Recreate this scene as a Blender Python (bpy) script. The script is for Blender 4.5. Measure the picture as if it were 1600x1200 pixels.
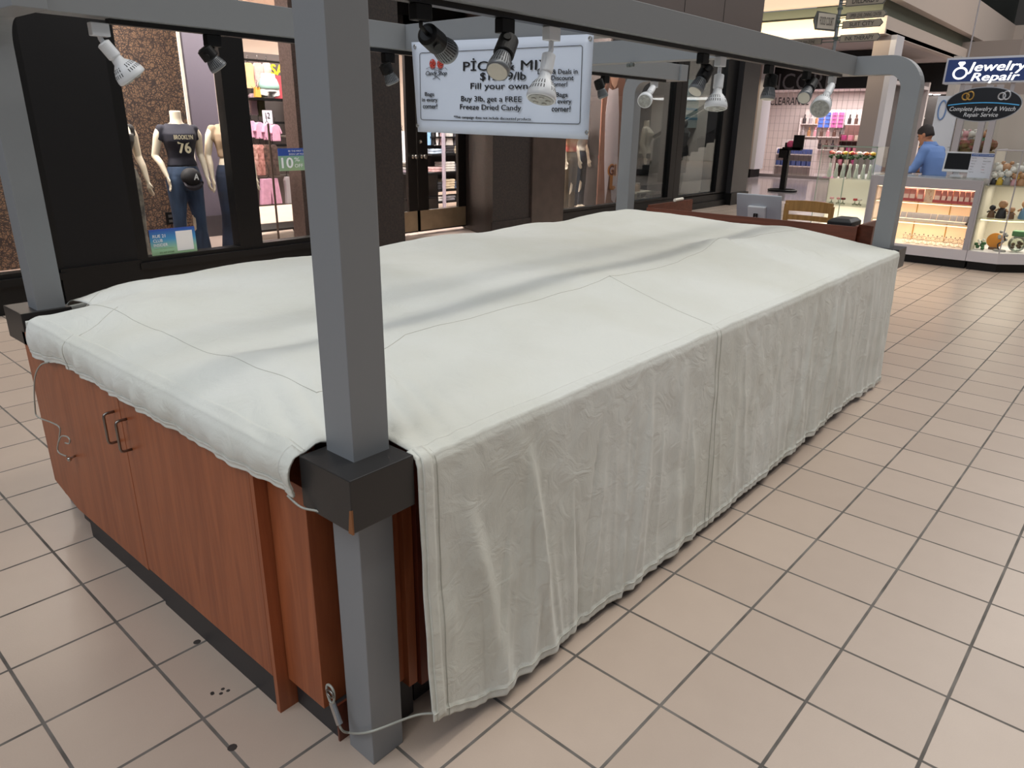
import bpy, bmesh, math, random
from mathutils import Vector, Matrix, noise
from math import sin, cos, pi, exp, radians, sqrt

S = bpy.context.scene
for o_ in list(bpy.data.objects):
    bpy.data.objects.remove(o_)
COL = S.collection
rnd = random.Random(7)

# ------------------------------------------------------------------ camera
CAM_R = [[0.6543914, -0.7560155, 0.0145738], [-0.2465423, -0.231543, -0.9410657], [0.7148348, 0.6122323, -0.3379096]]
CAM_C = (-0.85919, -1.18861, 1.57195)
FPX = 1124.95
cd = bpy.data.cameras.new('camera')
cam = bpy.data.objects.new('camera', cd)
COL.objects.link(cam)
cd.sensor_width = 36
cd.lens = FPX * 36 / 1600
cd.clip_start = 0.05
cd.clip_end = 300
_m = Matrix.Identity(4)
for r in range(3):
    _m[r][0] = CAM_R[0][r]
    _m[r][1] = -CAM_R[1][r]
    _m[r][2] = -CAM_R[2][r]
    _m[r][3] = CAM_C[r]
cam.matrix_world = _m
S.camera = cam

def at(x, y, ax, v):
    """World point of the plane (axis ax = v) seen at photograph pixel x, y: surveying helper."""
    q = ((x - 800) / FPX, (y - 600) / FPX, 1.0)
    d = [sum(CAM_R[k][i] * q[k] for k in range(3)) for i in range(3)]
    t = (v - CAM_C[ax]) / d[ax]
    return Vector([CAM_C[i] + t * d[i] for i in range(3)])

# ------------------------------------------------------------------ world, lights, exposure
S.view_settings.view_transform = 'Standard'
S.view_settings.look = 'None'
S.view_settings.gamma = 1.0
S.view_settings.use_curve_mapping = False
S.view_settings.exposure = 0.14
W = bpy.data.worlds.new('world')
S.world = W
W.use_nodes = True
W.node_tree.nodes['Background'].inputs[0].default_value = (0.80, 0.88, 1.0, 1)
W.node_tree.nodes['Background'].inputs[1].default_value = 0.18

def area(name, loc, target, sx, sy, power, col=(1, 1, 1), spread=None):
    l = bpy.data.lights.new(name, 'AREA')
    l.shape = 'RECTANGLE'
    l.size = sx
    l.size_y = sy
    l.energy = power
    l.color = col
    if spread:
        l.spread = radians(spread)
    o = bpy.data.objects.new(name, l)
    COL.objects.link(o)
    o.location = loc
    o.rotation_euler = (Vector(target) - Vector(loc)).to_track_quat('-Z', 'Y').to_euler()
    return o

# skylight strips of the atrium roof and a big skylight behind the visitor
area('skylight_strip', (2.5, -1.2, 9.0), (2.5, -1.199, 0), 16, 0.55, 285, (1.0, 0.95, 0.86))
area('skylight_strip', (2.5, -3.4, 9.0), (2.5, -3.399, 0), 16, 0.55, 165, (1.0, 0.95, 0.86))
area('skylight_fill', (-6.5, 1.5, 7.5), (1, 1, 0.5), 7, 5, 330, (0.86, 0.92, 1.0))
area('skylight_fill', (27, -3, 12), (27, 2.5, 3), 16, 8, 900, (1.0, 0.96, 0.92))  # fill lamp added to brighten the far gallery fascia and soffit
area('skylight_fill', (12, -2, 11), (12, -1.9, 0), 14, 9, 520, (1.0, 0.95, 0.90))

# ------------------------------------------------------------------ materials
def lin(c):
    if isinstance(c, str):
        c = [int(c[i:i + 2], 16) / 255 for i in (0, 2, 4)]
    return tuple((v / 12.92 if v <= 0.04045 else ((v + 0.055) / 1.055) ** 2.4) for v in c)

MATS = {}
def M(name, col='888888', rough=0.5, metal=0.0, var=0.0, vscale=8.0, bump=0.0, bscale=60.0, emit=0.0, stretch=None, col2=None, coat=0.0, spec=0.5):
    if name in MATS:
        return MATS[name]
    m = bpy.data.materials.new(name)
    m.use_nodes = True
    nt = m.node_tree
    b = nt.nodes['Principled BSDF']
    c = lin(col)
    b.inputs['Base Color'].default_value = (*c, 1)
    b.inputs['Roughness'].default_value = rough
    b.inputs['Metallic'].default_value = metal
    b.inputs['Specular IOR Level'].default_value = spec
    b.inputs['Coat Weight'].default_value = coat
    if emit:
        b.inputs['Emission Color'].default_value = (*c, 1)
        b.inputs['Emission Strength'].default_value = emit
    if var or col2 or bump:
        tc = nt.nodes.new('ShaderNodeTexCoord')
        mp = nt.nodes.new('ShaderNodeMapping')
        nt.links.new(tc.outputs['Object'], mp.inputs[0])
        if stretch:
            mp.inputs['Scale'].default_value = stretch
    if var or col2:
        n = nt.nodes.new('ShaderNodeTexNoise')
        n.inputs['Scale'].default_value = vscale
        n.inputs['Detail'].default_value = 6
        nt.links.new(mp.outputs[0], n.inputs['Vector'])
        mx = nt.nodes.new('ShaderNodeMix')
        mx.data_type = 'RGBA'
        c2 = lin(col2) if col2 else tuple(v * (1 - var) for v in c)
        mx.inputs[6].default_value = (*c, 1)
        mx.inputs[7].default_value = (*c2, 1)
        cr = nt.nodes.new('ShaderNodeValToRGB')
        cr.color_ramp.elements[0].position = 0.35
        cr.color_ramp.elements[1].position = 0.65
        nt.links.new(n.outputs[0], cr.inputs[0])
        nt.links.new(cr.outputs[0], mx.inputs[0])
        nt.links.new(mx.outputs[2], b.inputs['Base Color'])
    if bump:
        n2 = nt.nodes.new('ShaderNodeTexNoise')
        n2.inputs['Scale'].default_value = bscale
        n2.inputs['Detail'].default_value = 5
        nt.links.new(mp.outputs[0], n2.inputs['Vector'])
        bp = nt.nodes.new('ShaderNodeBump')
        bp.inputs['Strength'].default_value = bump
        bp.inputs['Distance'].default_value = 0.01
        nt.links.new(n2.outputs[0], bp.inputs['Height'])
        nt.links.new(bp.outputs[0], b.inputs['Normal'])
    MATS[name] = m
    return m

def glass(name, tint='ffffff', gloss=0.05, rough=0.0, opac=0.0):
    if name in MATS:
        return MATS[name]
    m = bpy.data.materials.new(name)
    m.use_nodes = True
    nt = m.node_tree
    nt.nodes.remove(nt.nodes['Principled BSDF'])
    out = nt.nodes['Material Output']
    tr = nt.nodes.new('ShaderNodeBsdfTransparent')
    tr.inputs[0].default_value = (*lin(tint), 1)
    gl = nt.nodes.new('ShaderNodeBsdfGlossy')
    gl.inputs['Roughness'].default_value = rough
    fr = nt.nodes.new('ShaderNodeFresnel')
    fr.inputs[0].default_value = 1.45
    mu = nt.nodes.new('ShaderNodeMath')
    mu.operation = 'MULTIPLY'
    mu.inputs[1].default_value = gloss * 10
    nt.links.new(fr.outputs[0], mu.inputs[0])
    mix = nt.nodes.new('ShaderNodeMixShader')
    nt.links.new(mu.outputs[0], mix.inputs[0])
    nt.links.new(tr.outputs[0], mix.inputs[1])
    nt.links.new(gl.outputs[0], mix.inputs[2])
    nt.links.new(mix.outputs[0], out.inputs[0])
    MATS[name] = m
    return m

def wood(name, c1, c2, along, rough=0.38):
    """Laminate with fine grain running along one axis."""
    if name in MATS:
        return MATS[name]
    m = bpy.data.materials.new(name)
    m.use_nodes = True
    nt = m.node_tree
    b = nt.nodes['Principled BSDF']
    b.inputs['Roughness'].default_value = rough
    tc = nt.nodes.new('ShaderNodeTexCoord')
    mp = nt.nodes.new('ShaderNodeMapping')
    sc = [1.0, 1.0, 1.0]
    sc[along] = 0.07
    mp.inputs['Scale'].default_value = sc
    nt.links.new(tc.outputs['Object'], mp.inputs[0])
    n1 = nt.nodes.new('ShaderNodeTexNoise')
    n1.inputs['Scale'].default_value = 55
    n1.inputs['Detail'].default_value = 8
    n1.inputs['Roughness'].default_value = 0.6
    nt.links.new(mp.outputs[0], n1.inputs['Vector'])
    n2 = nt.nodes.new('ShaderNodeTexNoise')
    n2.inputs['Scale'].default_value = 9
    n2.inputs['Detail'].default_value = 3
    n2.inputs['Distortion'].default_value = 1.6
    nt.links.new(mp.outputs[0], n2.inputs['Vector'])
    wv = nt.nodes.new('ShaderNodeMath')
    wv.operation = 'MULTIPLY'
    wv.inputs[1].default_value = 26
    nt.links.new(n2.outputs[0], wv.inputs[0])
    sn = nt.nodes.new('ShaderNodeMath')
    sn.operation = 'SINE'
    nt.links.new(wv.outputs[0], sn.inputs[0])
    ad = nt.nodes.new('ShaderNodeMath')
    ad.operation = 'MULTIPLY_ADD'
    ad.inputs[1].default_value = 0.16
    nt.links.new(sn.outputs[0], ad.inputs[0])
    nt.links.new(n1.outputs[0], ad.inputs[2])
    cr = nt.nodes.new('ShaderNodeValToRGB')
    cr.color_ramp.elements[0].position = 0.18
    cr.color_ramp.elements[1].position = 0.86
    cr.color_ramp.elements[0].color = (*lin(c2), 1)
    cr.color_ramp.elements[1].color = (*lin(c1), 1)
    nt.links.new(ad.outputs[0], cr.inputs[0])
    nt.links.new(cr.outputs[0], b.inputs['Base Color'])
    MATS[name] = m
    return m

# ------------------------------------------------------------------ mesh builder
def origin(p):
    v = Vector((0, 0, 0))
    while p is not None:
        v += Vector(p.location)
        p = p.parent
    return v

class MB:
    def __init__(s):
        s.b = bmesh.new()
    def _v(s, pts):
        return [s.b.verts.new(p) for p in pts]
    def face(s, vs):
        try:
            return s.b.faces.new(vs)
        except ValueError:
            return None
    def box(s, a, b, rot=None, pivot=None):
        x0, y0, z0 = a
        x1, y1, z1 = b
        P = [Vector(p) for p in ((x0, y0, z0), (x1, y0, z0), (x1, y1, z0), (x0, y1, z0), (x0, y0, z1), (x1, y0, z1), (x1, y1, z1), (x0, y1, z1))]
        if rot is not None:
            c = Vector(pivot) if pivot is not None else (Vector(a) + Vector(b)) / 2
            P = [c + rot @ (p - c) for p in P]
        v = s._v(P)
        for f in ((0, 3, 2, 1), (4, 5, 6, 7), (0, 1, 5, 4), (1, 2, 6, 5), (2, 3, 7, 6), (3, 0, 4, 7)):
            s.face([v[i] for i in f])
        return s
    def rings(s, rs, cap=True, closed=True):
        V = [s._v(r) for r in rs]
        n = len(V[0])
        for a, b in zip(V, V[1:]):
            for i in range(n if closed else n - 1):
                j = (i + 1) % n
                s.face([a[i], a[j], b[j], b[i]])
        if cap and closed:
            s.face(list(reversed(V[0])))
            s.face(V[-1])
        return s
    def frame(s, d):
        d = Vector(d).normalized()
        u = d.orthogonal().normalized()
        return u, d.cross(u)
    def cyl(s, p0, p1, r0, r1=None, n=16, cap=True):
        p0 = Vector(p0); p1 = Vector(p1)
        r1 = r0 if r1 is None else r1
        u, w = s.frame(p1 - p0)
        R = []
        for p, r in ((p0, r0), (p1, r1)):
            R.append([p + (u * cos(2 * pi * i / n) + w * sin(2 * pi * i / n)) * r for i in range(n)])
        return s.rings(R, cap)
    def lathe(s, prof, o=(0, 0, 0), d=(0, 0, 1), n=24, cap=True):
        """prof: list of (distance along the axis, radius)"""
        o = Vector(o)
        dv = Vector(d).normalized()
        u, w = s.frame(dv)
        R = [[o + dv * t + (u * cos(2 * pi * i / n) + w * sin(2 * pi * i / n)) * max(r, 1e-4) for i in range(n)] for t, r in prof]
        return s.rings(R, cap)
    def tube(s, pts, r, n=8, closed=False):
        pts = [Vector(p) for p in pts]
        rr = r if isinstance(r, (list, tuple)) else [r] * len(pts)
        R = []
        u = None
        for i, p in enumerate(pts):
            t = (pts[min(i + 1, len(pts) - 1)] - pts[max(i - 1, 0)])
            if closed:
                t = pts[(i + 1) % len(pts)] - pts[i - 1]
            t.normalize()
            if u is None:
                u = t.orthogonal().normalized()
            u = (u - t * u.dot(t)).normalized()
            w = t.cross(u)
            R.append([p + (u * cos(2 * pi * k / n) + w * sin(2 * pi * k / n)) * rr[i] for k in range(n)])
        if closed:
            R.append(R[0])
            V = [s._v(q) for q in R[:-1]]
            for a, b in zip(V, V[1:] + V[:1]):
                for i in range(n):
                    s.face([a[i], a[(i + 1) % n], b[(i + 1) % n], b[i]])
            return s
        return s.rings(R, True)
    def prism(s, poly, d):
        """poly: 3D points of a flat outline, d: extrusion vector"""
        d = Vector(d)
        a = [Vector(p) for p in poly]
        return s.rings([a, [p + d for p in a]], True)
    def ball(s, c, r, n=12, sc=(1, 1, 1)):
        c = Vector(c)
        R = []
        for k in range(1, n):
            th = pi * k / n
            R.append([c + Vector((sin(th) * cos(2 * pi * i / (2 * n)) * r * sc[0], sin(th) * sin(2 * pi * i / (2 * n)) * r * sc[1], -cos(th) * r * sc[2])) for i in range(2 * n)])
        return s.rings(R, True)
    def grid(s, f, nu, nv, skip=None):
        V = [[s.b.verts.new(f(i / nu, j / nv)) for j in range(nv + 1)] for i in range(nu + 1)]
        for i in range(nu):
            for j in range(nv):
                if skip and skip((i + .5) / nu, (j + .5) / nv):
                    continue
                s.face([V[i][j], V[i + 1][j], V[i + 1][j + 1], V[i][j + 1]])
        loose = [v for v in s.b.verts if not v.link_faces]
        for v in loose:
            s.b.verts.remove(v)
        return s
    def build(s, name, m, parent=None, smooth=False, world=True, bevel=0, sub=0, remesh=0, solid=0, normals=True):
        if normals:
            bmesh.ops.recalc_face_normals(s.b, faces=s.b.faces)
        me = bpy.data.meshes.new(name)
        if parent is not None and world:
            bmesh.ops.translate(s.b, verts=s.b.verts, vec=-origin(parent))
        s.b.to_mesh(me)
        s.b.free()
        me.materials.append(m)
        o = bpy.data.objects.new(name, me)
        COL.objects.link(o)
        if parent is not None:
            o.parent = parent
        if smooth:
            for p in me.polygons:
                p.use_smooth = True
        if remesh:
            md = o.modifiers.new('remesh', 'REMESH')
            md.mode = 'VOXEL'
            md.voxel_size = remesh
            md.use_smooth_shade = True
            sm = o.modifiers.new('smooth', 'SMOOTH')
            sm.iterations = 4
        if bevel:
            md = o.modifiers.new('bevel', 'BEVEL')
            md.width = bevel
            md.segments = 2
            md.limit_method = 'ANGLE'
        if solid:
            md = o.modifiers.new('solid', 'SOLIDIFY')
            md.thickness = solid
            md.offset = 0
        if sub:
            md = o.modifiers.new('sub', 'SUBSURF')
            md.levels = sub
            md.render_levels = sub
        return o

def tag(o, label=None, cat=None, group=None, kind=None):
    if label: o['label'] = label
    if cat: o['category'] = cat
    if group: o['group'] = group
    if kind: o['kind'] = kind
    return o

def thing(name, label, cat, loc=(0, 0, 0), group=None, rz=0):
    o = bpy.data.objects.new(name, None)
    COL.objects.link(o)
    o.location = loc
    o.rotation_euler = (0, 0, rz)
    o.empty_display_size = 0.1
    return tag(o, label, cat, group)

def struct(name, mb, m, **k):
    return tag(mb.build(name, m, **k), kind='structure')

def dup(root, loc, rz=None, label=None, group=None):
    r = root.copy()
    COL.objects.link(r)
    r.location = loc
    if rz is not None:
        r.rotation_euler = (0, 0, rz)
    if label: r['label'] = label
    if group: r['group'] = group
    for ch in root.children:
        c = ch.copy()
        COL.objects.link(c)
        c.parent = r
        for g in ch.children:
            d = g.copy()
            COL.objects.link(d)
            d.parent = c
    return r

FACE = {'-X': Matrix(((0, 0, -1), (-1, 0, 0), (0, 1, 0))), '-Y': Matrix(((1, 0, 0), (0, 0, -1), (0, 1, 0))), '+X': Matrix(((0, 0, 1), (1, 0, 0), (0, 1, 0)))}
def text(body, loc, face, m, parent, height=None, width=None, bold=0.0, shear=0.0, align='CENTER', depth=0.0006, name='lettering', spacing=1.0):
    """One line of raised lettering as a mesh; loc = centre (or left end) of the line."""
    cu = bpy.data.curves.new('t', 'FONT')
    cu.body = body
    cu.size = 1.0
    cu.shear = shear
    cu.space_character = spacing
    cu.extrude = 0.0
    cu.resolution_u = 3
    to = bpy.data.objects.new('t', cu)
    COL.objects.link(to)
    bpy.context.view_layer.update()
    dg = bpy.context.evaluated_depsgraph_get()
    me = bpy.data.meshes.new_from_object(to.evaluated_get(dg))
    bpy.data.objects.remove(to)
    bpy.data.curves.remove(cu)
    xs = [v.co.x for v in me.vertices]; ys = [v.co.y for v in me.vertices]
    w = max(xs) - min(xs); h = max(ys) - min(ys)
    if width and height:
        sx, sy = width / w, height / h
    elif width:
        sx = sy = width / w
    else:
        sx = sy = height / h
    ox = {'CENTER': (max(xs) + min(xs)) / 2, 'LEFT': min(xs), 'RIGHT': max(xs)}[align]
    oy = (max(ys) + min(ys)) / 2
    R = FACE[face] if isinstance(face, str) else face
    base = Vector(loc) - (origin(parent) if parent is not None else Vector((0, 0, 0)))
    for v in me.vertices:
        v.co = base + R @ Vector(((v.co.x - ox) * sx, (v.co.y - oy) * sy, depth))
    if bold:      # heavier strokes: the same outlines laid over each other, slightly shifted
        bm = bmesh.new()
        bm.from_mesh(me)
        src = list(bm.verts) + list(bm.edges) + list(bm.faces)
        sh = [(-1, 0), (1, 0), (0, .7), (0, -.7)]
        for n_, (a, b) in enumerate(sh):
            g = bmesh.ops.duplicate(bm, geom=src)['geom']
            bmesh.ops.translate(bm, verts=[v for v in g if isinstance(v, bmesh.types.BMVert)], vec=R @ Vector((a * bold * sx, b * bold * sy, .0004 * (n_ + 1))))
        bm.to_mesh(me)
        bm.free()
    me.materials.clear()
    me.materials.append(m)
    o = bpy.data.objects.new(name, me)
    COL.objects.link(o)
    if parent is not None:
        o.parent = parent
    return o

def clamp(x, a=0.0, b=1.0):
    return max(a, min(b, x))
def sstep(a, b, x):
    t = clamp((x - a) / (b - a))
    return t * t * (3 - 2 * t)
def smin(a, b, k):
    h = clamp(0.5 + 0.5 * (b - a) / k)
    return b * (1 - h) + a * h - k * h * (1 - h)

# ================================================================== FLOOR
TILE = 0.3048
def tile_material():
    m = bpy.data.materials.new('floor_tile')
    m.use_nodes = True
    nt = m.node_tree
    N = nt.nodes; L = nt.links
    b = N['Principled BSDF']
    tc = N.new('ShaderNodeTexCoord')
    mp = N.new('ShaderNodeMapping')
    mp.vector_type = 'TEXTURE'
    mp.inputs['Location'].default_value = (0.381, -0.143, 0)
    mp.inputs['Rotation'].default_value = (0, 0, -0.0195)
    mp.inputs['Scale'].default_value = (TILE, TILE, 1)
    L.new(tc.outputs['Object'], mp.inputs[0])
    sp = N.new('ShaderNodeSeparateXYZ')
    L.new(mp.outputs[0], sp.inputs[0])
    def mth(op, a, b_=None, c=None):
        n = N.new('ShaderNodeMath')
        n.operation = op
        for i, v in enumerate((a, b_, c)):
            if v is None: continue
            if isinstance(v, (int, float)): n.inputs[i].default_value = v
            else: L.new(v, n.inputs[i])
        return n.outputs[0]
    dist = []
    for ax in (0, 1):
        f = mth('FRACT', sp.outputs[ax])
        dist.append(mth('ABSOLUTE', mth('SUBTRACT', f, 0.5)))
    d = mth('MAXIMUM', dist[0], dist[1])         # 0.5 on the joint
    jit = N.new('ShaderNodeTexNoise')
    jit.inputs['Scale'].default_value = 6
    L.new(mp.outputs[0], jit.inputs['Vector'])
    d2 = mth('ADD', d, mth('MULTIPLY', mth('SUBTRACT', jit.outputs[0], 0.5), 0.004))
    g = N.new('ShaderNodeMapRange')
    g.interpolation_type = 'SMOOTHSTEP'
    g.inputs[1].default_value = 0.4825
    g.inputs[2].default_value = 0.4875
    L.new(d2, g.inputs[0])
    fl = N.new('ShaderNodeVectorMath')
    fl.operation = 'FLOOR'
    L.new(mp.outputs[0], fl.inputs[0])
    wn = N.new('ShaderNodeTexWhiteNoise')
    wn.noise_dimensions = '2D'
    L.new(fl.outputs[0], wn.inputs['Vector'])
    ns = N.new('ShaderNodeTexNoise')
    ns.inputs['Scale'].default_value = 3.0
    ns.inputs['Detail'].default_value = 8
    L.new(mp.outputs[0], ns.inputs['Vector'])
    sp2 = N.new('ShaderNodeTexNoise')
    sp2.inputs['Scale'].default_value = 70
    L.new(mp.outputs[0], sp2.inputs['Vector'])
    cr = N.new('ShaderNodeValToRGB')
    cr.color_ramp.elements[0].color = (*lin('b19f91'), 1)
    cr.color_ramp.elements[1].color = (*lin('c4b2a3'), 1)
    L.new(mth('ADD', mth('MULTIPLY', wn.outputs[0], 0.5), mth('ADD', mth('MULTIPLY', ns.outputs[0], 0.35), mth('MULTIPLY', sp2.outputs[0], 0.25))), cr.inputs[0])
    mx = N.new('ShaderNodeMix')
    mx.data_type = 'RGBA'
    gn = N.new('ShaderNodeTexNoise')
    gn.inputs['Scale'].default_value = 2.3
    L.new(mp.outputs[0], gn.inputs['Vector'])
    gr = N.new('ShaderNodeValToRGB')
    gr.color_ramp.elements[0].color = (*lin('57524d'), 1)
    gr.color_ramp.elements[1].color = (*lin('77716b'), 1)
    gr.color_ramp.elements[0].position = .35
    gr.color_ramp.elements[1].position = .65
    L.new(gn.outputs[0], gr.inputs[0])
    L.new(g.outputs[0], mx.inputs[0])
    L.new(cr.outputs[0], mx.inputs[6])
    L.new(gr.outputs[0], mx.inputs[7])
    L.new(mx.outputs[2], b.inputs['Base Color'])
    rr = N.new('ShaderNodeMapRange')
    L.new(g.outputs[0], rr.inputs[0])
    rr.inputs[3].default_value = 0.30
    rr.inputs[4].default_value = 0.8
    L.new(rr.outputs[0], b.inputs['Roughness'])
    bp = N.new('ShaderNodeBump')
    bp.inputs['Strength'].default_value = 0.35
    bp.inputs['Distance'].default_value = 0.003
    h = mth('SUBTRACT', mth('MULTIPLY', sp2.outputs[0], 0.22), g.outputs[0])
    L.new(h, bp.inputs['Height'])
    L.new(bp.outputs[0], b.inputs['Normal'])
    return m
fl = MB()
fl.box((-14, -16, -0.1), (46, 16, 0))
struct('floor', fl, tile_material())

# small dark spots of chewing gum on the tiles by the near cabinet
gum = M('gum', '3b3431', 0.8)
for gx, gy, gr_, lb in ((308, 1003, .012, 'small black spot of dirt on the tile beside the cabinet toe kick'), (363, 1168, .013, 'brown oval stain on the tile in front of the near corner cabinet'), (345, 1075, .018, 'dark scuffed smudge on the tile beside the cabinet')):
    p = at(gx, gy, 2, 0)
    g_ = MB()
    g_.lathe([(0, gr_), (.0015, gr_ * .8)], p, (0, 0, 1), 9)
    if gr_ > .015:
        g_ = MB()
        for k in range(5):
            g_.lathe([(0, .006), (.001, .004)], p + Vector((rnd.uniform(-.03, .03), rnd.uniform(-.03, .03), 0)), (0, 0, 1), 7)
    tag(g_.build('floor_stain', gum), lb, 'stain')

# ================================================================== KIOSK FRAME
grey = M('grey_laminate', '86898c', 0.42, bump=0.02, bscale=400)
black_lam = M('black_laminate', '2b2a2a', 0.35, bump=0.03, bscale=300)
black = M('black_plastic', '131314', 0.35)
track_m = M('track_black', '0c0c0d', 0.4)
chip = M('chipped_board', '8a5a35', 0.8)
cherry = wood('cherry_laminate', 'aa613b', '8f4d2e', 2)
cherry_h = wood('cherry_laminate_horizontal', '733c29', '582b1b', 1)
PW, WID, LEN, ZB, ZT = 0.10, 2.07, 4.20, 1.895, 2.003
kf = thing('kiosk_frame', 'grey square framework of four rounded corner posts and overhead beams around the covered kiosk', 'kiosk frame', (0, 0, 0))

def arch(x0, y_out, sgn, wd):
    """post with a rounded elbow: outline in the YZ plane, y measured inward from y_out"""
    ro, ri = 0.19, 0.085
    zt = ZT
    out = [(0, 0)]
    for k in range(13):
        t = pi - k * (pi / 2) / 12
        out.append((ro + ro * cos(t), zt - ro + ro * sin(t)))
    out.append((0.385 + 0.10, zt))
    out.append((0.385 + 0.10, ZB))
    for k in range(13):
        t = pi / 2 + k * (pi / 2) / 12
        out.append((wd + ri + ri * cos(t), ZB - ri + ri * sin(t)))
    out.append((wd, 0))
    mb = MB()
    mb.prism([(x0, y_out + sgn * a, b) for a, b in out], (PW, 0, 0))
    return mb
for (x0, yo, sg, wd) in ((0, 0, 1, .10), (0, WID, -1, .10), (LEN, 0, 1, .108), (LEN, WID, -1, .108)):
    o = arch(x0, yo, sg, wd).build('post', grey, kf, bevel=0.002)
for y0 in (0.385, 1.60):
    b_ = MB()
    b_.box((PW, y0, ZB), (LEN, y0 + .10, ZT))
    b_.build('long_beam', grey, kf, bevel=0.0015)
    t_ = MB()
    t_.box((0.30, y0 + .033, ZB - .016), (LEN - .12, y0 + .067, ZB))
    t_.build('lamp_track', track_m, kf)
for x0 in (1.60, 2.68):
    b_ = MB()
    b_.box((x0, .485, ZB), (x0 + .10, 1.60, ZT))
    b_.build('cross_beam', grey, kf, bevel=0.0015)
def cap_block(x0, x1, y0, y1):
    b_ = MB()
    b_.box((x0, y0, .745), (x1, y1, .871))
    return b_
o = cap_block(-.062, .115, -.066, .118).build('corner_block', black_lam, kf, bevel=0.002)
c_ = MB()
c_.prism([(-.0635, -.0675, .744), (-.0635, -.052, .744), (-.0635, -.060, .80), (-.0635, -.0675, .803)], (.004, 0, 0))
c_.build('chipped_corner', chip, o)
cap_block(-.062, .115, WID - .118, WID + .09).build('corner_block', black_lam, kf, bevel=0.002)
cap_block(LEN - .02, LEN + .165, -.062, .12).build('corner_block', black_lam, kf, bevel=0.002)
cap_block(LEN - .02, LEN + .165, WID - .12, WID + .062).build('corner_block', black_lam, kf, bevel=0.002)

# ================================================================== CABINETS
steel = M('brushed_steel', 'b9b6b0', 0.3, 1.0)
dk_steel = M('dull_handle_steel', '8d8781', 0.35, 1.0)
toe = M('toe_kick_black', '2e2d2f', 0.5)
cb = thing('cabinet', 'long reddish wood cabinet with two handled doors at the near end of the kiosk', 'cabinet', (0, 1.15, 0))
b_ = MB(); b_.box((-.043, .352, .10), (.12, 1.96, .76)); b_.build('cabinet_body', cherry, cb)
b_ = MB(); b_.box((-.062, .335, 0.0), (.12, .352, .80)); b_.build('side_panel', cherry, cb)
for n_, (y0, y1) in enumerate(((.354, 1.128), (1.132, 1.985))):
    d_ = MB()
    z0 = .118 if n_ == 0 else .108
    if n_ == 0:
        d_.box((-.062, y0, z0), (-.043, y1, .80))
    else:
        d_.prism([(-.062, y0, z0), (-.062, 1.76, z0 + .0), (-.062, 1.985, .16), (-.062, 1.985, .80), (-.062, y0, .80)], (.019, 0, 0))
    door = d_.build('cabinet_door', cherry, cb, bevel=.0015)
    hy = 1.085 if n_ == 0 else 1.178
    h_ = MB()
    zc, hh, dp = .635, .052, .034
    pts = [(-.062, hy, zc - hh), (-.062 - dp + .01, hy, zc - hh), (-.062 - dp + .003, hy, zc - hh + .003), (-.062 - dp, hy, zc - hh + .01), (-.062 - dp, hy, zc + hh - .01), (-.062 - dp + .003, hy, zc + hh - .003), (-.062 - dp + .01, hy, zc + hh), (-.062, hy, zc + hh)]
    h_.tube(pts, .0045, 8)
    h_.build('door_handle', dk_steel, door, smooth=True)
b_ = MB()
b_.box((-.052, .354, 0), (-.02, 1.06, .108))
b_.box((-.046, 1.06, 0), (-.02, 1.705, .10))
b_.box((-.046, 1.70, .06), (-.02, 1.76, .10))
b_.build('toe_kick', toe, cb)
# hook knob on the far door
kp = at(112, 714, 0, -.075)
b_ = MB(); b_.cyl((-.062, kp.y, kp.z), (-.085, kp.y - .012, kp.z), .004); b_.ball((-.088, kp.y - .014, kp.z), .009, 8, (1, 1, 1)); b_.build('hook_knob', steel, cb, smooth=True)

cc = thing('cabinet', 'narrow reddish wood corner cabinet behind the near grey post', 'cabinet', (.1, .25, 0))
b_ = MB(); b_.box((-.028, .165, .10), (.11, .333, .76)); b_.build('cabinet_body', cherry, cc, bevel=.0015)
b_ = MB(); b_.box((-.005, .135, .0), (.11, .333, .10)); b_.build('toe_kick', toe, cc)
b_ = MB(); b_.box((-.012, .128, .0), (.10, .135, .12)); b_.build('toe_panel', cherry_h, cc)
b_ = MB(); b_.box((.155, .03, .13), (.185, .125, .80)); b_.box((.13, .05, .145), (.155, .125, .80)); b_.build('filler_panel', cherry, cc, bevel=.001)
b_ = MB(); b_.box((.13, .06, 0), (.19, .13, .14)); b_.build('filler_base', toe, cc)

# display body under the cover
body_m = wood('display_wood', '7c3d28', '5f2d1e', 2)
db = thing('display_counter', 'long display counter hidden under the white cloth cover', 'counter', (2.2, 1.0, 0))
b_ = MB(); b_.box((.19, .02, .12), (4.14, 1.98, .80)); b_.build('counter_body', body_m, db)
b_ = MB(); b_.box((.22, .09, 0), (4.10, 1.92, .12)); b_.build('plinth', toe, db)

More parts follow.
